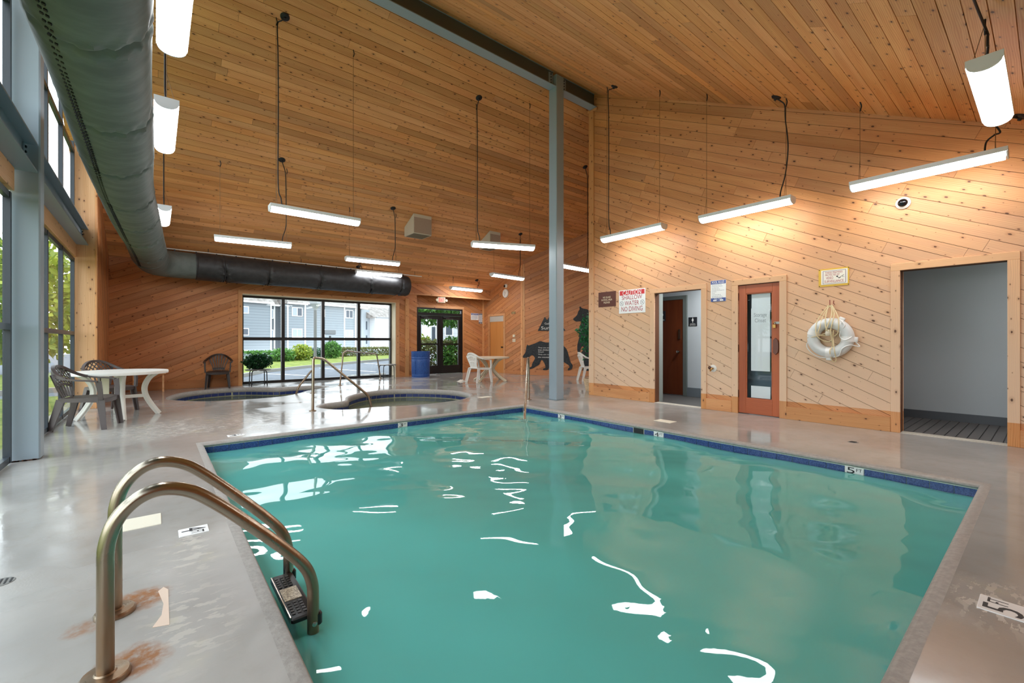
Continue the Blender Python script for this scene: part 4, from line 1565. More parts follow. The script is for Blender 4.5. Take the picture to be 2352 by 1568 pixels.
s = wall_sign('wall_sign', 'brown sign reading no glass in pool area please', MR, ur(5.938), 2.063, .46, .315, SIGNBR)
CRM = PM('cream_letters', (240, 224, 190), .5)
for t_, y, wd in (('NO GLASS', .042, .2), ('IN POOL AREA', -.012, .28), ('PLEASE', -.068, .16)):
    text(t_, s, CRM, -.005, y, wd, .038, .0075)
s = wall_sign('wall_sign', 'red and white caution shallow water no diving sign', MR, ur(5.315), 1.978, .63, .475, WHITEP)
MB().box((-.295, .130, .0065), (.295, .222, .0078)).obj('red_band', REDP, s, smooth=0)
text('CAUTION', s, WHITEP, 0, .176, .44, .088, .0085)
text('SHALLOW', s, DREDP, 0, .080, .48, .085, .0075)
text('WATER', s, DREDP, 0, -.034, .34, .088, .0075)
text('NO DIVING', s, DREDP, 0, -.150, .50, .095, .0075)
for x in (-.245, .245):
    m = MB()
    m.tube([(x + .044 * math.cos(a), -.034 + .044 * math.sin(a), .0078) for a in [R(15 * k) for k in range(24)]], .003, 4, True)
    m.tube([(x - .031, -.003, .0078), (x + .031, -.065, .0078)], .003, 4)
    m.tube([(x - .02, -.055, .0078), (x + .005, -.03, .0078), (x + .018, -.008, .0078)], .003, 4)
    m.obj('no_diving_symbol', GREYI, s)
s = wall_sign('wall_sign', 'blue and white pool rules notice between the two dark doorways', MR, ur(3.574), 2.028, .26, .36, WHITEP)
MB().box((-.127, .118, .0065), (.127, .178, .0078)).obj('blue_band', BLUEP, s, smooth=0)
MB().box((-.127, -.178, .0065), (.127, -.118, .0078)).obj('blue_band', BLUEP, s, smooth=0)
text('POOL RULES', s, WHITEP, .0, .148, .21, .042, .0085)
text('POOL HOURS', s, WHITEP, .0, -.131, .13, .017, .0085)
for x in (-.055, .055):
    MB().box((x - .03, -.168, .0078), (x + .03, -.146, .0085)).obj('hours_box', WHITEP, s, smooth=0)
text('TO', s, WHITEP, 0, -.157, .02, .015, .0085)
bars(s, GREYI, [(.10, .17), (.078, .18), (.053, .12), (.03, .14), (.008, .21), (-.014, .075), (-.04, .05), (-.063, .15), (-.087, .17), (-.106, .19)], -.105)
s = wall_sign('wall_sign', 'yellow-edged video surveillance warning sign above the life ring', MR, ur(1.942), 2.077, .36, .252, YELLOW)
MB().cb((.008, .004, .008), (.31, .205, .004)).obj('paper', PM('sign_paper', (244, 238, 224), .6), s, smooth=0)
PUR = PM('sign_border', (130, 112, 130), .6)
m = MB()
for q in ((-.128, -.088, .144, -.083), (-.128, .089, .144, .094), (-.128, -.083, -.122, .089), (.138, -.083, .144, .089)):
    m.box((q[0], q[1], .0095), (q[2], q[3], .011))
m.obj('border_line', PUR, s, smooth=0)
for t_, x, y, wd, ht in (('THESE PREMISES', .003, .067, .205, .026), ('PROTECTED BY', -.012, .034, .17, .026), ('VIDEO', -.045, -.008, .085, .034), ('SURVEILLANCE', .005, -.056, .225, .034)):
    text(t_, s, DREDP, x, y, wd, ht, .0105)
m = MB()
m.prism([(.03, .012), (.05, .016), (.056, .0), (.04, -.004)], .01, .0115).prism([(.046, -.004), (.062, -.022), (.08, -.018), (.086, 0), (.078, -.006), (.066, -.012)], .01, .0115)
m.tube([(.082, -.002, .011), (.122, .022, .011)], .0022, 4).prism([(.10, 0), (.112, .004), (.108, -.008)], .01, .0115).prism([(.114, -.008), (.124, -.004), (.122, -.012)], .01, .0115)
m.obj('camera_drawing', BLACKI, s, smooth=0)
for x, y in ((-.17, .115), (.172, .115), (.172, -.115), (-.17, -.117)):
    MB().lathe([(.006, .006), (.006, .010), (0, .011)], 8).obj('screw', DARKM, s, Matrix.Translation((x, y, 0)))
# notices in the alcove
s = wall_sign('wall_sign', 'blue headed notice sign, left of two in the door alcove', MA, 9.56, 2.13, .35, .26, WHITEP)
MB().box((-.165, .055, .0065), (.165, .122, .0078)).obj('blue_band', BLUEP, s, smooth=0)
text('NOTICE', s, WHITEP, 0, .088, .26, .05, .0085)
bars(s, GREYI, [(.03, .28), (.005, .3), (-.02, .26), (-.045, .3), (-.07, .28), (-.095, .22)], -.15, h=.012)
s = wall_sign('wall_sign', 'narrow pool rules notice, right of two in the door alcove', MA, 9.87, 2.06, .235, .40, PM('sign_grey_white', (214, 214, 216), .5))
NAVY = PM('navy_print', (60, 60, 84), .5)
MB().box((-.115, .145, .0065), (.115, .197, .0078)).obj('dark_band', NAVY, s, smooth=0)
MB().box((-.115, -.197, .0065), (.115, -.14, .0078)).obj('dark_band', NAVY, s, smooth=0)
text('POOL RULES', s, WHITEP, 0, .171, .18, .03, .0085)
for x in (-.045, .045):
    MB().box((x - .032, -.182, .0078), (x + .032, -.160, .0085)).obj('hours_box', WHITEP, s, smooth=0)
bars(s, GREYI, [(.11, .17), (.08, .18), (.05, .12), (.02, .16), (-.01, .19), (-.04, .1), (-.07, .16), (-.1, .18)], -.095, h=.009)

# ------------------------------------------------------------------ painted cut-outs on the bear wall
SLT = speckle('charcoal_board', (30, 33, 36), (50, 54, 56), 18, .6, .4)
INK = PM('chalk_lettering', (226, 226, 220), .6)


def cutout(name, label, pts, cat, n=5):
    o = thing(name, label, cat, MBW @ Matrix.Translation((0, 0, .003)))
    P2 = [tuple(p[:2]) for p in spline([(a, b, 0) for a, b in pts], n, True)] if n else pts
    MB().prism(P2, 0, .018).obj('board', SLT, o, smooth=0)
    return o


bear = [(.02, .60), (.0, .645), (.05, .73), (.10, .80), (.12, .95), (.16, 1.06), (.20, 1.03), (.30, 1.06), (.42, 1.10), (.55, 1.16), (.64, 1.18), (.80, 1.14), (.95, 1.135), (1.15, 1.12), (1.30, 1.09), (1.43, 1.02), (1.54, .88), (1.61, .65), (1.66, .47), (1.73, .36), (1.71, .25), (1.64, .20), (1.575, .19), (1.585, .25), (1.63, .29), (1.60, .36), (1.52, .41), (1.42, .47), (1.30, .42), (1.20, .32), (1.16, .22), (1.03, .19), (1.02, .24), (1.08, .28), (1.06, .42), (.985, .46), (.95, .36), (.90, .21), (.80, .18), (.71, .19), (.73, .235), (.80, .27), (.77, .40), (.68, .53), (.62, .46), (.58, .37), (.46, .30), (.35, .235), (.24, .21), (.23, .26), (.31, .30), (.33, .39), (.39, .50), (.43, .59), (.38, .67), (.30, .69), (.21, .62), (.12, .605)]
o = cutout('bear_cutout', 'black walking bear board with white script on the far plank wall', bear, 'wall art', 3)
for t_, x, y, wd in (('They are excellent', .84, .95, .60), ('tree climbers', .75, .88, .42), ('35mph!', .64, .80, .20), ('They are curious', .82, .715, .56), ('also mountain', .75, .63, .42)):
    text(t_, o, INK, x, y, wd, .052, .0195)
bear2 = [(1.77, 1.90), (1.76, 1.95), (1.83, 2.01), (1.89, 2.08), (1.93, 2.20), (1.97, 2.26), (1.965, 2.34), (2.00, 2.355), (2.04, 2.31), (2.12, 2.28), (2.24, 2.25), (2.36, 2.13), (2.44, 1.97), (2.52, 1.80), (2.60, 1.55), (2.66, 1.30), (2.66, .95), (2.70, .60), (2.72, .30), (2.78, .20), (2.60, .18), (2.50, .22), (2.48, .40), (2.42, .55), (2.36, .40), (2.34, .22), (2.20, .18), (2.06, .20), (2.10, .27), (2.07, .42), (2.00, .58), (1.985, .72), (2.06, .84), (2.11, .95), (2.06, 1.01), (2.02, .95), (1.99, .83), (1.95, .79), (1.90, .84), (1.895, 1.02), (1.92, 1.16), (1.955, 1.30), (1.975, 1.60), (2.0, 1.76), (2.04, 1.83), (1.95, 1.86), (1.85, 1.85)]
o = cutout('bear_cutout', 'black standing bear board partly behind the bleached wall and plant', bear2, 'wall art', 3)
for t_, x, y, wd in (('HT.', 2.07, 1.565, .10), ('WT.', 2.06, 1.28, .12), ('LIFE', 2.22, .84, .12)):
    text(t_, o, INK, x, y, wd, .05, .0195)
mtn = [(.53, 1.54), (.775, 2.02), (.86, 1.91), (1.0, 2.14), (1.12, 1.98), (1.18, 2.03), (1.47, 1.57), (1.475, 1.54)]
o = cutout('mountain_cutout', 'dark mountain-shaped board with white script above the walking bear', mtn, 'wall art', 0)
text('Gatlinburg', o, INK, .98, 1.78, .42, .09, .0195)
text('Summit', o, INK, .98, 1.64, .66, .11, .0195)

# ------------------------------------------------------------------ life ring, hose bib
o = thing('life_ring', 'white life ring with cream rope hung on the bleached wall', 'life ring', MR @ Matrix.Translation((ur(1.965), 1.222, .065)))
rn, rt_ = .205, .075
MB().tube([(rn * math.cos(a), rn * math.sin(a), 0) for a in [R(360 * k / 48) for k in range(48)]], rt_, 16, True).obj('ring', PM('ring_white', (222, 226, 226), .45), o)
for a in (62, 160, 268, 355):
    c, s2 = math.cos(R(a)), math.sin(R(a))
    rg2 = []
    for k in range(16):
        t = 6.2832 * k / 16
        rr = rn + (rt_ + .005) * math.cos(t)
        rg2.append((rr, (rt_ + .005) * math.sin(t)))
    m = MB()
    v = []
    for sd in (-.035, .035):
        v += [(c * r_ - s2 * sd, s2 * r_ + c * sd, z_) for r_, z_ in rg2]
    m.add(v, [(k, (k + 1) % 16, 16 + (k + 1) % 16, 16 + k) for k in range(16)])
    b_ = m.obj('band', WHITEP, o)
    if a in (268, 355, 62):
        MB().cb((0, 0, 0), (.06, .07, .05), .006).obj('band_clip', WHITEP, b_, Matrix.Translation((c * .285, s2 * .285, 0)) @ Matrix.Rotation(R(a), 4, 'Z'))
Z0 = .085
ropes = [
    [(-.02, .46, .0), (-.13, .28, .03), (-.15, .15, Z0), (-.13, .02, Z0), (-.05, -.05, .03), (.03, -.03, .05), (.06, .1, Z0)],
    [(0, .46, 0), (-.08, .30, .03), (-.10, .15, Z0), (-.12, .05, Z0), (-.03, .03, .05), (.04, .05, .06)],
    [(.0, .46, 0), (.05, .28, .04), (.03, .1, Z0 + .01), (.04, -.1, .05), (.02, -.18, Z0 + .01), (.02, -.30, .02), (.05, -.335, .01), (.075, -.30, .02), (.07, -.18, Z0), (.045, 0, .05)],
    [(.02, .46, 0), (.10, .30, .05), (.12, .20, Z0), (.10, .06, .06), (.04, .02, .05)],
    [(-.02, .46, 0), (-.04, .3, .05), (-.03, .16, Z0 + .01), (.0, .08, Z0)],
    [(.02, .46, 0), (.03, .33, .05), (.0, .18, Z0 + .012), (-.03, .10, Z0)],
    [(.01, .46, 0), (.06, .34, .05), (.05, .2, Z0 + .012), (.02, .09, Z0)]]
for r_ in ropes:
    MB().tube(spline(r_, 6), .0065, 6).obj('throw_rope', ROPE, o)
grab = [[(-.27, -.05, .0), (-.285, -.12, .0), (-.24, -.20, 0), (-.14, -.27, .0), (-.03, -.28, .02)], [(.05, -.27, .03), (.12, -.24, .06), (.16, -.15, Z0), (.24, -.10, .06), (.33, -.12, .0), (.29, -.06, .0)], [(.13, .24, .05), (.19, .17, Z0), (.13, .08, .05), (.13, 0, .04), (.20, -.03, Z0), (.26, .01, .06)]]
for r_ in grab:
    MB().tube(spline(r_, 6), .007, 6).obj('grab_line', WHITEP, o)
MB().tube(spline([(-.26, .0, .05), (-.15, .02, Z0), (-.05, .06, .06), (.0, .10, Z0)], 6), .006, 6).obj('throw_rope', PM('rope_beige', (206, 190, 150), .8), o)
MB().lathe([(.0, 0), (.03, .005), (.042, .03), (.03, .075), (.012, .09), (0, .09)], 14).obj('float', PM('rope_float', (220, 210, 190), .6), o, frame((-.005, .025, .06), (1, 0, 0), (0, 0, -1)))
hk = MB().tube([(0, .46, -.06), (0, .46, .015), (0, .53, .02)], .005, 6).tube([(.035, .47, -.06), (.04, .48, .01), (.045, .52, .014)], .005, 6).obj('wall_hook', PM('red_hook', (150, 60, 46), .5), o)
o = thing('hose_bib', 'brass hose tap on a white plate low on the bleached wall', 'tap', MR @ Matrix.Translation((ur(3.66), .71, .002)))
MB().lathe([(.06, 0), (.062, .008), (.05, .014), (0, .014)], 24).obj('plate', WHITE, o)
MB().tube(fillet([(0, 0, .01), (0, 0, .07), (-.01, -.045, .09)], .03), .014, 10).obj('spout', BRASS, o)
MB().lathe([(.0, 0), (.028, .002), (.03, .008), (.012, .014), (0, .014)], 14).obj('handle', RUSTY, o, Matrix.Translation((-.03, .012, .06)))

# ------------------------------------------------------------------ rails
def rail_tube(parent, pts, r=.024, mat=None, n=14, name='rail'):
    return MB().tube(pts, r, n).obj(name, mat or RAILM, parent)


lad = thing('pool_ladder', 'stainless pool ladder with two curved grab rails in the foreground', 'ladder', T(-.135, 2.31, 0))
shape = [(0, 0), (0, .18), (0, .36), (.003, .46), (.03, .545), (.085, .605), (.155, .625), (.235, .602), (.315, .54), (.44, .415), (.57, .275), (.645, .18), (.675, .10), (.68, .02), (.68, -.15), (.68, -1.0)]
for y in (-.235, .235):
    rl = rail_tube(lad, spline([(a, y, b) for a, b in shape], 7), .0245, None, 18, 'grab_rail')
    MB().lathe([(.07, 0), (.07, .012), (.064, .02), (.032, .021), (.028, .026), (.0255, .026)], 28).obj('escutcheon', RAILM, rl, Matrix.Translation((0, y, 0)))
    MB().lathe([(.011, 0), (.011, .003), (0, .006)], 10).obj('bolt', CHROME, rl, frame((.68, y - .0245, -.075), (1, 0, 0), (0, 0, 1)))
for z in (-.055, -.32, -.58):
    st = MB().cb((.645, 0, z), (.10, .445, .025), .006).obj('tread', BLACKP, lad)
    MB().cb((.64, .0, z + .0135), (.075, .12, .004), .001).obj('tread_plate', speckle('tread_plate', (110, 96, 78), (200, 184, 158), 120, .35), st, smooth=0)
    MB().box((.592, -.21, z - .012), (.597, .21, z + .016)).obj('tread_edge', CHROME, st, smooth=0)
    tm_ = MB()
    for s3 in (-1, 1):
        for i in range(5):
            for j in range(3):
                tm_.cb((.612 + j * .024, s3 * (.085 + i * .024), z + .0135), (.014, .016, .005))
    tag(tm_.obj('tread_studs', BLACKP, st, smooth=0), kind='stuff')
    for s3 in (-1, 1):
        MB().cb((.70, s3 * .235, z - .01), (.03, .04, .06), .008).obj('tread_bracket', BLACKP, st)

rl = thing('handrail', 'stainless handrail sloping into the near hot tub', 'handrail', T(2.055, 7.85, 0))
rail_tube(rl, fillet([(0, 0, 0), (.01, 0, .90), (.11, .05, .885), (.20, .085, .87), (1.00, .10, .17), (1.06, .07, -.16)], [.05, .05, .06, .10]), .022)
MB().lathe([(.055, 0), (.055, .01), (.028, .022), (.024, .022)], 24).obj('escutcheon', RAILM, rl)
rl = thing('handrail', 'stainless handrail sloping into the far hot tub, behind the nearer rail', 'handrail', T(2.77, 10.60, 0))
rail_tube(rl, fillet([(0, 0, 0), (0, 0, .50), (-.03, .0, .50), (-.30, .03, .14), (-.36, .14, -.2)], [.03, .03, .1]), .022)
MB().lathe([(.055, 0), (.055, .01), (.028, .022), (.024, .022)], 24).obj('escutcheon', RAILM, rl)
rl = thing('handrail', 'stainless arch rail standing before the far window right bays', 'handrail', T(3.81, 11.95, 0))
rail_tube(rl, fillet([(0, 0, 0), (.10, .05, .86), (.22, .12, .92), (.45, .30, .885), (1.55, 1.35, .78), (1.70, 1.40, .0)], [.06, .06, .1, .08]), .02)
for x, y in ((0, 0), (1.70, 1.40)):
    MB().lathe([(.055, 0), (.055, .01), (.028, .022), (.024, .022)], 24).obj('escutcheon', RAILM, rl, Matrix.Translation((x, y, 0)))
rl = thing('handrail', 'stainless handrail running down the corner steps of the pool', 'handrail', T(5.82, 6.63, 0))
rail_tube(rl, fillet([(0, 0, 0), (0, 0, .84), (-.10, -.08, .84), (-.98, -1.02, .02), (-1.16, -1.20, -.36)], [.08, .10, .12]), .022)
MB().lathe([(.055, 0), (.055, .01), (.028, .022), (.024, .022)], 24).obj('escutcheon', RAILM, rl)


# ------------------------------------------------------------------ resin chairs and tables
def resin_chair(label, M, mat, style, group=None):
    o = thing('resin_armchair', label, 'chair', M, group)
    seat = MB()
    nx, ny = 9, 9
    top, bot = [], []
    for i in range(nx):
        for j in range(ny):
            u, v = i / (nx - 1), j / (ny - 1) * 2 - 1
            x = -.22 + .46 * u
            y = v * (.205 + .035 * u)
            z = .425 - .022 * (1 - v * v) * math.sin(math.pi * min(1, u * 1.1)) - .03 * max(0, u - .85) / .15 * .6
            top.append((x, y, z))
            bot.append((x, y, z - .016))
    n = nx * ny
    f = []
    for i in range(nx - 1):
        for j in range(ny - 1):
            q = (i * ny + j, (i + 1) * ny + j, (i + 1) * ny + j + 1, i * ny + j + 1)
            f += [q, tuple(k + n for k in q[::-1])]
    rim = [i * ny for i in range(nx)] + [(nx - 1) * ny + j for j in range(1, ny)] + [i * ny + ny - 1 for i in range(nx - 2, -1, -1)] + [j for j in range(ny - 2, 0, -1)]
    for a, b in zip(rim, rim[1:] + rim[:1]):
        f.append((b, a, a + n, b + n))
    seat.add(top + bot, f)
    seat.ribbon([(-.22, -.2, .40), (.0, -.225, .395), (.235, -.238, .385), (.245, -.12, .375), (.248, 0, .372), (.245, .12, .375), (.235, .238, .385), (0, .225, .395), (-.22, .2, .40)], .014, .05)
    seat.obj('seat', mat, o, smooth=50)
    P = [(.20, .27, .64), (.10, .283, .655), (-.02, .287, .665), (-.14, .272, .69), (-.235, .225, .74), (-.30, .14, .805), (-.325, .06, .835), (-.33, 0, .84)]
    full = P + [(x, -y, z) for x, y, z in P[-2::-1]]
    full = spline(full, 4)
    k0 = [i for i, p in enumerate(full) if p.x < -.14]
    MB().ribbon(full[k0[0] - 1:k0[-1] + 2], .038, .036).obj('top_rail', mat, o, smooth=50)
    for side in (1, -1):
        arm = [p for p in (full[:k0[0] + 1] if side > 0 else full[k0[-1]:][::-1])]
        MB().ribbon(arm, .055, .018).ribbon([(.205, side * .265, .64), (.222, side * .262, .52), (.225, side * .252, .40)], [.06, .05, .05], [.03, .03, .03], (1, 0, 0)).obj('armrest', mat, o, smooth=50)
        for xx, yy, x2, y2 in ((.215, .235, .265, .262), (-.20, .20, -.30, .235)):
            tp, bt = Vector((xx, side * yy, .405)), Vector((x2, side * y2, 0))
            m = MB().ribbon([tp, tp.lerp(bt, .5), bt], [.085, .07, .055], .016, (1, 0, 0))
            m.ribbon([tp + Vector((-.03 if xx > 0 else .03, -side * .02, 0)), tp.lerp(bt, .5) + Vector((-.024 if xx > 0 else .024, -side * .018, 0)), bt + Vector((-.02 if xx > 0 else .02, -side * .015, 0))], [.06, .05, .04], .016, (0, 1, 0))
            m.obj('leg', mat, o, smooth=0)
    surf = lambda a, b: Vector((-.205 - .12 * b + .045 * a * a * b - .02 * math.sin(b * 3) * 0, a * (.165 + .07 * b), .425 + b * (.405 - .11 * a * a)))
    if style == 'slats':
        m = MB()
        for k in range(7):
            a = -0.84 + .28 * k
            m.ribbon([surf(a * .8, .02), surf(a * .85, .35), surf(a, .7), surf(a * 1.02, 1)], [.024, .020, .026, .03], .012, (0, 1, 0))
        m.ribbon([surf(-.7, .14), surf(0, .14), surf(.7, .14)], .012, .05)
        m.obj('backrest', mat, o, smooth=50)
    elif style == 'lattice':
        m = MB()
        for d in (1, -1):
            for k in range(-5, 6):
                pts = []
                for t in range(9):
                    b = .42 + .58 * t / 8
                    a = k * .30 + d * (b - .7) * 1.5
                    if abs(a) <= 1: pts.append(surf(a * .92, min(b, 1)))
                if len(pts) > 1: m.ribbon(pts, .014, .010, (0, 1, 0))
        for k in range(5):
            a = -.7 + .35 * k
            m.ribbon([surf(a * .75, .02), surf(a * .9, .25), surf(a, .45)], [.03, .022, .02], .012, (0, 1, 0))
        for a in (-.92, .92):
            m.ribbon([surf(a * .85, .02), surf(a, .4), surf(a, 1)], .035, .014, (0, 1, 0))
        m.ribbon([surf(-.92, .44), surf(-.45, .44), surf(0, .44), surf(.45, .44), surf(.92, .44)], .012, .03)
        m.obj('backrest', mat, o, smooth=50)
    else:
        m = MB()
        for a, wt in ((-.72, .09), (-.36, .05), (0, .055), (.36, .05), (.72, .09)):
            m.ribbon([surf(a * .8, .0), surf(a * .85, .3), surf(a, .7), surf(a, .98)], [wt * .85, wt * .9, wt, wt * 1.1], .012, (0, 1, 0))
        for b0, w_ in ((.90, .09), (.47, .045), (.06, .07)):
            m.ribbon([surf(-.85, b0), surf(-.4, b0), surf(0, b0), surf(.4, b0), surf(.85, b0)], .012, w_)
        m.obj('backrest', mat, o, smooth=50)
    return o


resin_chair('brown lattice-back resin armchair, nearest, in front of the white table', T(-.71, 8.26, 0, R(-16)), BROWN, 'lattice')
resin_chair('brown lattice-back resin armchair mostly hidden behind the white table', T(-.60, 9.95, 0, R(-55)), BROWN, 'lattice')
resin_chair('dark brown slat-back resin armchair alone against the far plank wall', T(1.23, 13.26, 0, R(-98)), BROWN2, 'slats')
resin_chair('white resin armchair drawn up to the left of the cream table', T(7.22, 10.38, 0, R(8)), WHITE, 'leaf')
resin_chair('white resin armchair partly hidden by the end of the bleached wall', T(10.02, 8.68, 0, R(-28)), WHITE, 'leaf')


def patio_table(label, M, mat, r, leg_style, h=.715):
    o = thing('patio_table', label, 'table', M)
    MB().lathe([(0, h - .012), (r - .03, h - .012), (r - .02, h - .045), (r - .004, h - .045), (r, h - .02), (r - .006, h - .002), (r - .03, h), (.02, h), (.02, h - .004), (0, h - .004)], 56).obj('tabletop', mat, o, smooth=35)
    for k in range(4):
        a = R(90 * k + (8 if leg_style == 's' else 20))
        c, s3 = math.cos(a), math.sin(a)
        if leg_style == 's':
            pr = [(r * .78, h - .03), (r * .60, h - .12), (r * .50, h - .26), (r * .52, h - .40), (r * .64, h - .56), (r * .80, 0)]
        else:
            pr = [(r * .75, h - .03), (r * .45, h - .14), (r * .22, h - .32), (r * .28, h - .42), (r * .60, h - .58), (r * 1.0, 0)]
        pts = spline([(c * p, s3 * p, z) for p, z in pr], 5)
        m = MB().ribbon(pts, .028, [.075 if leg_style == 's' else .07] * len(pts), (-s3, c, 0))
        m.ribbon(pts, .07, .014, (-s3, c, 0))
        m.obj('leg', mat, o, smooth=45)
        zb_ = .31 if leg_style == 's' else .36
        rr_ = (r * .5) if leg_style == 's' else r * .24
        MB().ribbon([(0, 0, zb_), (c * rr_, s3 * rr_, zb_)], .02, .05, (-s3, c, 0)).obj('brace', mat, o, smooth=0)
    if leg_style == 's':
        MB().cb((0, 0, zb_), (.09, .09, .05), .01).obj('hub', mat, o, smooth=0)
        MB().cb((-.16, -.08, .5), (.09, .012, .36), .003).obj('leaflet_holder', PM('fluted_panel', (214, 208, 184), .5), o, smooth=0)
    return o


patio_table('round white resin table by the glazed side wall', T(-.43, 9.12, 0), WHITE, .60, 's')
patio_table('round cream resin table in front of the veneer door', T(7.78, 10.62, 0), BEIGE, .58, 'x')
patio_table('round white resin table almost wholly behind the bleached wall', T(10.75, 8.35, 0), WHITE, .5, 'x')
o = thing('wooden_bench', 'small pale wooden bench in the far left corner', 'bench', T(-.12, 13.15, 0))
MB().cb((0, 0, .43), (.62, .34, .03), .005).obj('seat_board', W_POST, o, smooth=0)
for x in (-.26, .26):
    for y in (-.12, .12):
        MB().cb((x, y, .21), (.035, .035, .42), .003).obj('leg', W_POST, o, smooth=0)
GREYT = PM('grey_tabletop', (128, 126, 122), .5)
for lab, x, y, rz, wd in (('low grey table with black tube legs carrying the shrub', 2.12, 13.30, 0, .62), ('low grey table with black tube legs at the right window end', 5.80, 13.56, 0, .62)):
    o = thing('side_table', lab, 'table', T(x, y, 0, rz), 'low tables at the far window')
    MB().lathe([(0, .41), (.30, .41), (.305, .42), (.305, .428), (.29, .435), (0, .435)], 32).obj('tabletop', GREYT, o)
    for k in range(4):
        a = R(45 + 90 * k)
        MB().tube(fillet([(math.cos(a) * .05, math.sin(a) * .05, .40), (math.cos(a) * .24, math.sin(a) * .24, .40), (math.cos(a) * .255, math.sin(a) * .255, .0)], .07), .012, 8).obj('leg', DARKM, o)
    MB().tube([(.16, .16, .06), (-.16, -.16, .06)], .008, 6).tube([(-.16, .16, .06), (.16, -.16, .06)], .008, 6).obj('stretcher', DARKM, o)

# ------------------------------------------------------------------ blue drum
o = thing('waste_drum', 'blue ribbed plastic drum bin beside the double glass door', 'bin', T(6.72, 13.0, 0))
BLU = speckle('drum_blue', (24, 62, 128), (50, 98, 168), 60, .45, .5)
MB().lathe([(.27, 0), (.285, .02), (.29, .10), (.285, .12), (.292, .135), (.297, .50), (.30, .585), (.292, .60), (.30, .615), (.302, .66), (.294, .672), (.302, .685), (.30, .80), (.307, .82), (.307, .85), (.292, .85), (.288, .80), (.285, .3), (0, .28)], 48).obj('barrel', BLU, o, smooth=50)
for a in (-150, -60, 30, 120):
    m = MB()
    for k in range(12):
        m.cb((.297, 0, .14 + k * .036), (.008, .006, .02))
    tag(m.obj('stitch_seam', PM('drum_dark', (18, 36, 96), .5), o, Matrix.Rotation(R(a), 4, 'Z'), smooth=0), kind='stuff')
MB().lathe([(.286, 0.0), (.291, .004), (.291, .016), (.287, .02)], 48).obj('scuffed_foot', PM('scuff_pale', (120, 134, 176), .7), o)
o = thing('towel', 'small crumpled white cloth on the floor under the white chair', 'cloth', T(6.98, 10.95, 0))
m = MB()
rg = random.Random(5)
v = []
for i in range(13):
    for j in range(9):
        x, y = (i - 6) * .022, (j - 4) * .022
        q = max(0, 1 - (x / .13) ** 2 - (y / .09) ** 2)
        v.append((x, y, .001 + q * (.045 + .02 * math.sin(i * 1.7) * math.cos(j * 1.3) + rg.uniform(-.006, .006))))
m.add(v, [(i * 9 + j, (i + 1) * 9 + j, (i + 1) * 9 + j + 1, i * 9 + j + 1) for i in range(12) for j in range(8)])
m.obj('cloth', PM('cloth_white', (232, 226, 214), .8), o)


# ------------------------------------------------------------------ foliage
def leaves(n, shape, size, rg, droop=0.3):
    m = MB()
    for _ in range(n):
        p, out = shape(rg)
        out = Vector(out)
        d = Vector((rg.gauss(0, 1), rg.gauss(0, 1), rg.gauss(0, .7)))
        t = (out.normalized() * .9 + d.normalized() * .9 + Vector((0, 0, -droop))).normalized()
        sd = t.cross(Vector((rg.gauss(0, 1), rg.gauss(0, 1), rg.gauss(0, 1)))).normalized()
        s3 = size * rg.uniform(.6, 1.3)
        c = Vector(p)
        up = sd.cross(t)
        m.add([c, c + t * s3 * .5 + sd * s3 * .28 + up * s3 * .05, c + t * s3, c + t * s3 * .5 - sd * s3 * .28 + up * s3 * .05], [(0, 1, 2), (0, 2, 3)])
    return m


def ell(a, b, c, z0=0, shell=.55):
    def f(rg):
        d = Vector((rg.gauss(0, 1), rg.gauss(0, 1), rg.gauss(0, 1))).normalized()
        r_ = shell + (1 - shell) * rg.random() ** .6
        w_ = 1 + .16 * math.sin(d.x * 5 + d.y * 4) * math.cos(d.z * 5)
        return (d.x * a * r_ * w_, d.y * b * r_ * w_, z0 + d.z * c * r_ * w_), (d.x, d.y, d.z)
    return f


def boxs(a, b, c, z0=0):
    def f(rg):
        u = [rg.uniform(-1, 1) for _ in range(3)]
        k = rg.choice((0, 1, 1, 2))
        u[k] = math.copysign(.85 + .15 * rg.random(), u[k])
        if k == 2: u[2] = abs(u[2])
        return (u[0] * a, u[1] * b, z0 + (u[2] + 1) / 2 * c), (u[0] * .3, u[1], u[2])
    return f


BARK = PM('bark', (92, 76, 60), .9)


def shrub(name, label, cat, M, shape, n, size, mat, seed, stem=.4, group=None, core=None):
    o = thing(name, label, cat, M, group)
    leaves(n, shape, size, random.Random(seed)).obj('foliage', mat, o, smooth=0)
    m = MB()
    rgq = random.Random(seed)
    for k in range(5):
        a = rgq.uniform(0, 6.28)
        m.tube([(0, 0, 0), (.3 * stem * math.cos(a), .3 * stem * math.sin(a), stem * .6), (.6 * stem * math.cos(a), .6 * stem * math.sin(a), stem * 1.2)], .02 * (1 + stem), 5)
    m.obj('stems', BARK, o)
    return o


o = thing('potted_shrub', 'dense dark green shrub sitting on the low table', 'plant', T(2.12, 13.30, .435))
leaves(1500, ell(.33, .28, .17, .21, .3), .075, random.Random(3)).obj('foliage', LEAF_D, o, smooth=0)
MB().lathe([(.10, 0), (.13, .03), (.145, .10), (.15, .11), (.13, .11), (0, .10)], 20).obj('pot', PM('pot_dark', (40, 44, 40), .6), o)
o = thing('potted_ficus', 'silk ficus with twisted trunk in a wicker basket behind the bleached wall end', 'plant', T(8.06, 6.92, 0))
bk = MB()
for k in range(12):
    z = .012 + k * .024
    r_ = .125 + .055 * k / 11
    bk.tube([(r_ * math.cos(t) * (1 + .03 * math.sin(t * 14 + (3.14 if k % 2 else 0))), r_ * math.sin(t) * (1 + .03 * math.sin(t * 14 + (3.14 if k % 2 else 0))), z) for t in [6.2832 * i / 56 for i in range(56)]], .013, 5, True)
WICK = speckle('wicker', (206, 178, 142), (230, 208, 176), 40, .7)
bk.obj('basket', WICK, o)
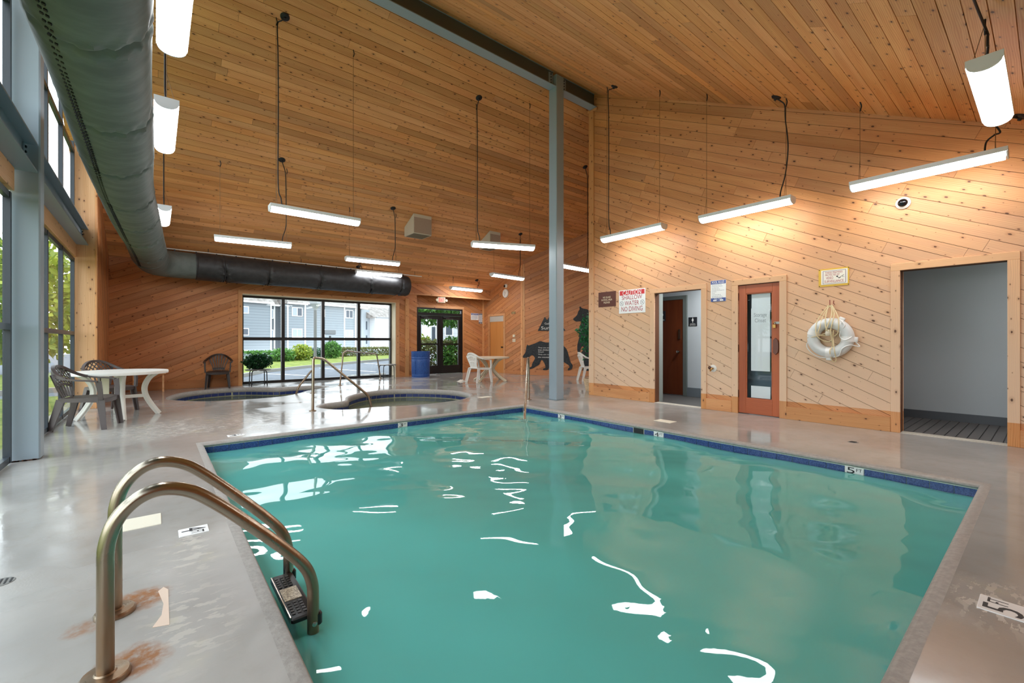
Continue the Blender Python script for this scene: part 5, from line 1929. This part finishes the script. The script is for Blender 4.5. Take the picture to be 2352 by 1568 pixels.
MB().lathe([(.0, .02), (.12, .02), (.165, .26), (0, .25)], 20).obj('basket_liner', PM('moss', (92, 84, 60), .9), o)
for k in range(4):
    MB().tube([(.05 * math.cos(z * 5 + k * 1.57), .05 * math.sin(z * 5 + k * 1.57), .22 + z) for z in [i * .05 for i in range(21)]], .011, 6).obj('trunk', BARK, o)
leaves(520, ell(.30, .30, .42, 1.42, .2), .085, random.Random(8)).obj('foliage', leafmat('ficus_leaf', (14, 84, 48), (52, 140, 84)), o, smooth=0)
leaves(60, ell(.17, .17, .3, .95, .2), .09, random.Random(9)).obj('hanging_leaves', MATS['ficus_leaf'], o, smooth=0)

# ------------------------------------------------------------------ outside: ground, buildings, planting
def poly_plate(name, pts, z, mat, th=.08, label=None, kind='structure'):
    return tag(MB().prism(pts, z - th, z).obj(name, mat, None, smooth=0), label, None, None, kind)


poly_plate('ground_asphalt', [(-40, 14.13), (60, 14.13), (60, 60), (-40, 60)], -.06, ASPH)
poly_plate('ground_side', [(-60, -30), (-1.31, -30), (-1.31, 14.13), (-60, 14.13)], -.06, GRASS)
CURB = [(-8, 13.9), (0, 15.6), (2.3, 17.6), (3.3, 19.6), (5.4, 21.8), (8.2, 24.3), (11.9, 27.4), (20, 33.6), (40, 48)]
BACK = [(40, 60), (17.4, 41.0), (9.2, 33.0), (5.7, 28.2), (0, 24), (-14, 19)]
g = poly_plate('ground_lawn', CURB + BACK, .04, GRASS, .3)
m = MB()
tag(MB().ribbon([(x, y, -.0) for x, y in CURB], .14, .12).obj('trim_10', PM('curb_grey', (150, 146, 138), .8), None, smooth=0), kind='structure')
m = MB()
LINE = PM('parking_line', (226, 228, 230), .7)
for (x0, y0), (x1, y1) in (((3.2, 19.0), (4.3, 16.8)), ((5.9, 21.3), (6.9, 17.2)), ((9.2, 24.6), (9.6, 19.6)), ((12.6, 27.0), (12.8, 21.6)), ((16, 29), (16.2, 23))):
    tag(MB().ribbon([(x0, y0, -.055), (x1, y1, -.055)], .11, .004).obj('trim_11', LINE, None, smooth=0), kind='structure')
for lab, x, y in (('pale concrete wheel stop on the asphalt, left one beyond the window', 5.6, 14.75), ('pale concrete wheel stop on the asphalt, right one beyond the window', 7.3, 15.1)):
    o = thing('wheel_stop', lab, 'wheel stop', T(x, y, -.06, R(8)), 'wheel stops outside the far window')
    MB().cb((0, 0, .06), (1.4, .15, .12), .03).obj('block', speckle('wheel_stop', (150, 148, 140), (206, 204, 198), 6, .8), o)


def siding(name, a, b, pitch=.22):
    q = NT(name)
    z = q.n('SeparateXYZ')
    q.l(q.n('TexCoord').outputs['Object'], z.inputs[0])
    f = q.math('FRACT', q.math('DIVIDE', z.outputs[2], pitch))
    q.l(q.mix(q.ramp(f, .0, .16), lin(b), lin(a)), q.b.inputs['Base Color'])
    q.b.inputs['Roughness'].default_value = .7
    q.bump(f, .4, .02)
    return q.m


SID = siding('grey_lap_siding', (128, 136, 141), (84, 92, 98), .34)
SIDD = siding('dark_lap_siding', (98, 104, 108), (80, 86, 92))
SIDL = siding('pale_lap_siding', (150, 157, 162), (122, 130, 136))
SIDW = siding('white_lap_siding', (200, 202, 204), (166, 170, 175), .26)
ROOF = speckle('shingles', (124, 118, 112), (156, 150, 145), 1.6, .9, .1)
PANE = PM('curtained_pane', (146, 156, 168), .25)
PANED = PM('dark_pane', (70, 78, 88), .2)
az = R(70)
U = Vector((math.sin(az), math.cos(az), 0))
P0 = Vector((7.808, 60.657, 0)) * (52 / 52)
K = 1.3
zz = lambda z: 1.17 + K * (z - 1.17)
MBLD = frame((7.808, 60.657, 0), U, (-U.y, U.x, 0))
bld = thing('apartment_building', 'three storey grey sided apartment block seen through the far window', 'building', MBLD)


def bb(name, u0, u1, z0, z1, d0, d1, mat, par=None):
    return MB().box((u0 * K, d0, zz(z0)), (u1 * K, d1, zz(z1))).obj(name, mat, par or bld, smooth=0)


def bwin(u0, u1, z0, z1, d, pm=(PANE, PANE), par=None):
    f = .09
    fr = MB().box((u0 * K, d - .06, zz(z0)), (u1 * K, d + .05, zz(z1))).obj('window', WHITEP, par or bld, smooth=0)
    um = (u0 + u1) / 2 * K
    for a, b, p in ((u0 * K + f, um - f / 2, pm[0]), (um + f / 2, u1 * K - f, pm[1])):
        MB().box((a, d - .075, zz(z0) + f), (b, d - .06, zz(z1) - f)).obj('pane', p, fr, smooth=0)


bb('wall', -8, 2.80, -1.2, 4.82, 0, 8, SID)
bb('wall', 2.80, 4.30, -1.2, 4.82, 1.4, 8, SIDD)
bb('wall', 4.30, 6.25, -1.2, 4.90, -.3, 8, SID)
bb('wall', 6.25, 11.3, -1.2, 5.05, 0, 8, SID)
bb('wall', 11.3, 12.85, -1.2, 5.05, .1, 8, SID)
bb('wall', 12.85, 14.15, -1.2, 5.05, 1.5, 8, SIDD)
bb('wall', 14.15, 15.41, -1.2, 5.0, .8, 8, SIDL)
for u in (2.76, 3.72, 4.32, 6.2, 11.2, 12.78):
    bb('corner_trim', u, u + .13, -1.0, 5.0 if u > 5 else 4.8, (-.36 if 4 < u < 6.3 else -.06) if u != 3.72 else 1.3, .3 if u != 3.72 else 1.6, WHITEP)
for u0, u1, z, d in ((-8, 2.95, 4.84, -.5), (2.95, 4.2, 4.76, 1.0), (4.2, 6.35, 4.98, -.8), (6.35, 14.3, 5.10, -.5)):
    bb('gutter', u0, u1, z - .07, z + .08, d, d + .25, WHITEP)
    MB().add(*fanprism([(d, zz(z + .08)), (d + 5, zz(z + .08) + (4.4 if u1 < 6.4 else 1.2)), (d + 5.4, zz(z + .08) + (4.4 if u1 < 6.4 else 1.2)), (8, zz(z)), (d + .3, zz(z - .05))], u0 * K, u1 * K)).obj('roof', ROOF, bld, frame((0, 0, 0), (0, 1, 0), (0, 0, 1)), smooth=0)
for z1, z0 in ((4.42, 3.74), (2.40, 1.73), (.38, -.28)):
    bwin(-.4, .73, z0, z1, 0, (PANE, PANED if z0 < 3 else PANE))
    bwin(-3.4, -2.3, z0, z1, 0)
    bwin(2.97, 3.70, z0 - .3, z1 - .05, 1.4)
for z1, z0, pm in ((4.63, 3.72, (PANE, PANED)), (2.48, 1.57, (PANE, PANE)), (.34, -.65, (PANED, PANE))):
    bwin(4.82, 5.95, z0, z1, -.3, pm)
    bwin(8.3, 8.75, z0 + .1, z1, 0)
for z1, z0, pm in ((4.77, 3.84, (PANED, PANED)), (2.50, 1.62, (PANE, PANE)), (.4, -.4, (PANE, PANED))):
    bwin(11.48, 12.5, z0, z1, .1, pm)
    bwin(13.0, 14.03, z0, z1, 1.5, (PANED, PANED))
for z0 in (2.6, .9, -.6):
    bb('window_slot', 14.85, 15.02, z0, z0 + 1.0, .74, .8, PANED)
wing = thing('white_wing', 'white sided lower building at the right edge of the far window', 'building', MBLD)
bb('wall', 15.41, 24, -1.2, 4.1, -.4, 8, SIDW, wing)
MB().add(*fanprism([(-.9, zz(4.1)), (3.2, zz(5.6)), (3.4, zz(5.6)), (8, zz(4.0)), (0, zz(4.0))], 14.9 * K, 24.4 * K)).obj('roof', ROOF, wing, frame((0, 0, 0), (0, 1, 0), (0, 0, 1)), smooth=0)
bb('gutter', 15.3, 24.4, 4.02, 4.12, -1.0, -.8, PM('gutter_grey', (120, 124, 128), .6), wing)

ray_ = lambda px, dep: (dep * (math.sin(YAW) + (px - 1176) / 1008 * math.cos(YAW)), dep * (math.cos(YAW) - (px - 1176) / 1008 * math.sin(YAW)))
x, y = ray_(724, 28.5)
o = thing('street_lamp', 'tall grey lamp post with tapered lantern beyond the window', 'street lamp', T(x, y, 0))
MB().tube([(0, 0, 0), (0, 0, 3.2)], .10, 12).obj('post', PM('post_grey', (112, 112, 112), .5), o)
MB().lathe([(.08, 3.15), (.13, 3.3), (.34, 3.62), (.34, 3.78), (.2, 3.85), (0, 3.86)], 4).obj('lantern', PM('lantern_grey', (150, 152, 154), .5), o, smooth=0)
x, y = ray_(758, 41)
o = thing('street_lamp', 'short dark lamp with a box head above the round bush', 'street lamp', T(x, y, -.6))
MB().tube([(0, 0, 0), (0, 0, 2.3)], .10, 8).obj('post', PM('post_dark', (70, 72, 74), .5), o)
MB().cb((0, 0, 2.65), (.95, .5, .45), .05).obj('lamp_head', PM('lamp_head', (120, 122, 124), .5), o, smooth=0)
x, y = ray_(693, 26.5)
shrub('garden_bush', 'round yellow-green bush on the lawn, left of the tall lamp post', 'bush', T(x, y, 0), ell(.52, .52, .46, .50, .3), 1500, .15, LEAF_Y, 31)
x, y = ray_(762, 29.5)
shrub('garden_bush', 'round fresh green bush on the lawn, right of the tall lamp post', 'bush', T(x, y, 0), ell(.56, .56, .58, .60, .3), 1600, .15, LEAF_M, 32)
x, y = ray_(722, 31)
shrub('garden_bush', 'grey-green low bush behind the foot of the lamp post', 'bush', T(x, y, 0), ell(.9, .6, .40, .30, .3), 900, .15, LEAF_D, 33)
x, y = ray_(590, 25)
shrub('hedge', 'long clipped green hedge below the grey building at left', 'hedge', T(x, y, -.05, R(20)), boxs(2.2, .5, .62), 3600, .13, LEAF_M, 34, .3)
x, y = ray_(648, 25)
shrub('garden_bush', 'loose light green bush at the right end of the hedge', 'bush', T(x, y, 0), ell(.6, .5, .42, .36, .3), 900, .16, LEAF_M, 35)
x, y = ray_(842, 35)
shrub('hedge', 'dark low hedge before the white building at right', 'hedge', T(x, y, .02, R(20)), boxs(2.6, .5, .62), 3200, .16, LEAF_B, 36, .3)
# planting and building seen through the glass door
x, y = ray_(1035, 18.4)
shrub('hedge', 'thick mixed hedge close behind the double glass door', 'hedge', T(x, y, -.05, R(-38)), boxs(1.7, .7, 1.2), 4200, .15, LEAF_B, 37, .5)
x, y = ray_(1050, 18.1)
shrub('garden_bush', 'leafy green bush behind the right door leaf', 'bush', T(x, y, -.05), ell(.85, .8, .72, .66, .25), 2600, .15, LEAF_M, 38, .5)
x, y = ray_(968, 19.5)
shrub('garden_bush', 'yellow-green bush behind the left door leaf', 'bush', T(x, y, -.05), ell(.45, .45, .5, 1.0, .3), 700, .14, LEAF_Y, 39, .6)


def tree(label, M, h, a, c, n, size, mat, seed, lean=0):
    o = thing('tree', label, 'tree', M)
    leaves(n, ell(a, a, c, h, .35), size, random.Random(seed)).obj('crown', mat, o, smooth=0)
    MB().tube([(0, 0, 0), (.05, 0, h * .5), (0, .05, h)], .16, 8, rr=[.1, .08, .06]).obj('trunk', BARK, o)
    return o


x, y = ray_(1008, 19.4)
tree('leafy green tree hanging over the top of the double glass door', T(x, y, -.05), 3.0, 1.55, 1.05, 4400, .18, LEAF_M, 41)
x, y = ray_(1055, 20.5)
tree('green tree behind the right side of the glass door', T(x, y, -.05), 2.9, 1.1, 1.0, 2200, .2, LEAF_M, 42)
nb = thing('neighbour_house', 'white sided house behind the hedge outside the glass door', 'building', frame((*ray_(930, 25), -.2), (math.cos(YAW), -math.sin(YAW), 0), (math.sin(YAW), math.cos(YAW), 0)))
MB().box((.35, 0, 0), (7, 6, 5)).obj('wall', SIDW, nb, smooth=0)
MB().box((1.05, -.35, 0), (1.5, -.05, 3.4)).obj('porch_post', WHITEP, nb, smooth=0)
for a, b, z0, z1 in ((1.55, 1.75, 1.0, 2.2), (2.35, 2.7, 1.75, 2.6), (2.95, 3.6, 2.2, 3.2)):
    f = MB().box((a - .06, -.06, z0 - .06), (b + .06, 0, z1 + .06)).obj('window', WHITEP, nb, smooth=0)
    MB().box((a, -.08, z0), (b, -.06, z1)).obj('pane', PANED, f, smooth=0)
# trees along the glazed side
for k, (x, y, h, a, c, mat) in enumerate(((-7.5, 17, 3.4, 2.4, 2.6, LEAF_M), (-9, 25, 3.6, 3, 2.8, LEAF_D), (-12, 12, 3.6, 2.4, 2.6, LEAF_M), (-3.6, 23, 2.7, 1.9, 2.2, LEAF_Y))):
    tree(['bright green tree outside the side windows, nearest', 'dark green tree outside the side windows, farthest left', 'green tree beyond the near side windows', 'yellow-green tree outside the side windows, at the back'][k], T(x, y, -.05), h, a, c, 3800, .30, mat, 50 + k)

fit_texts()
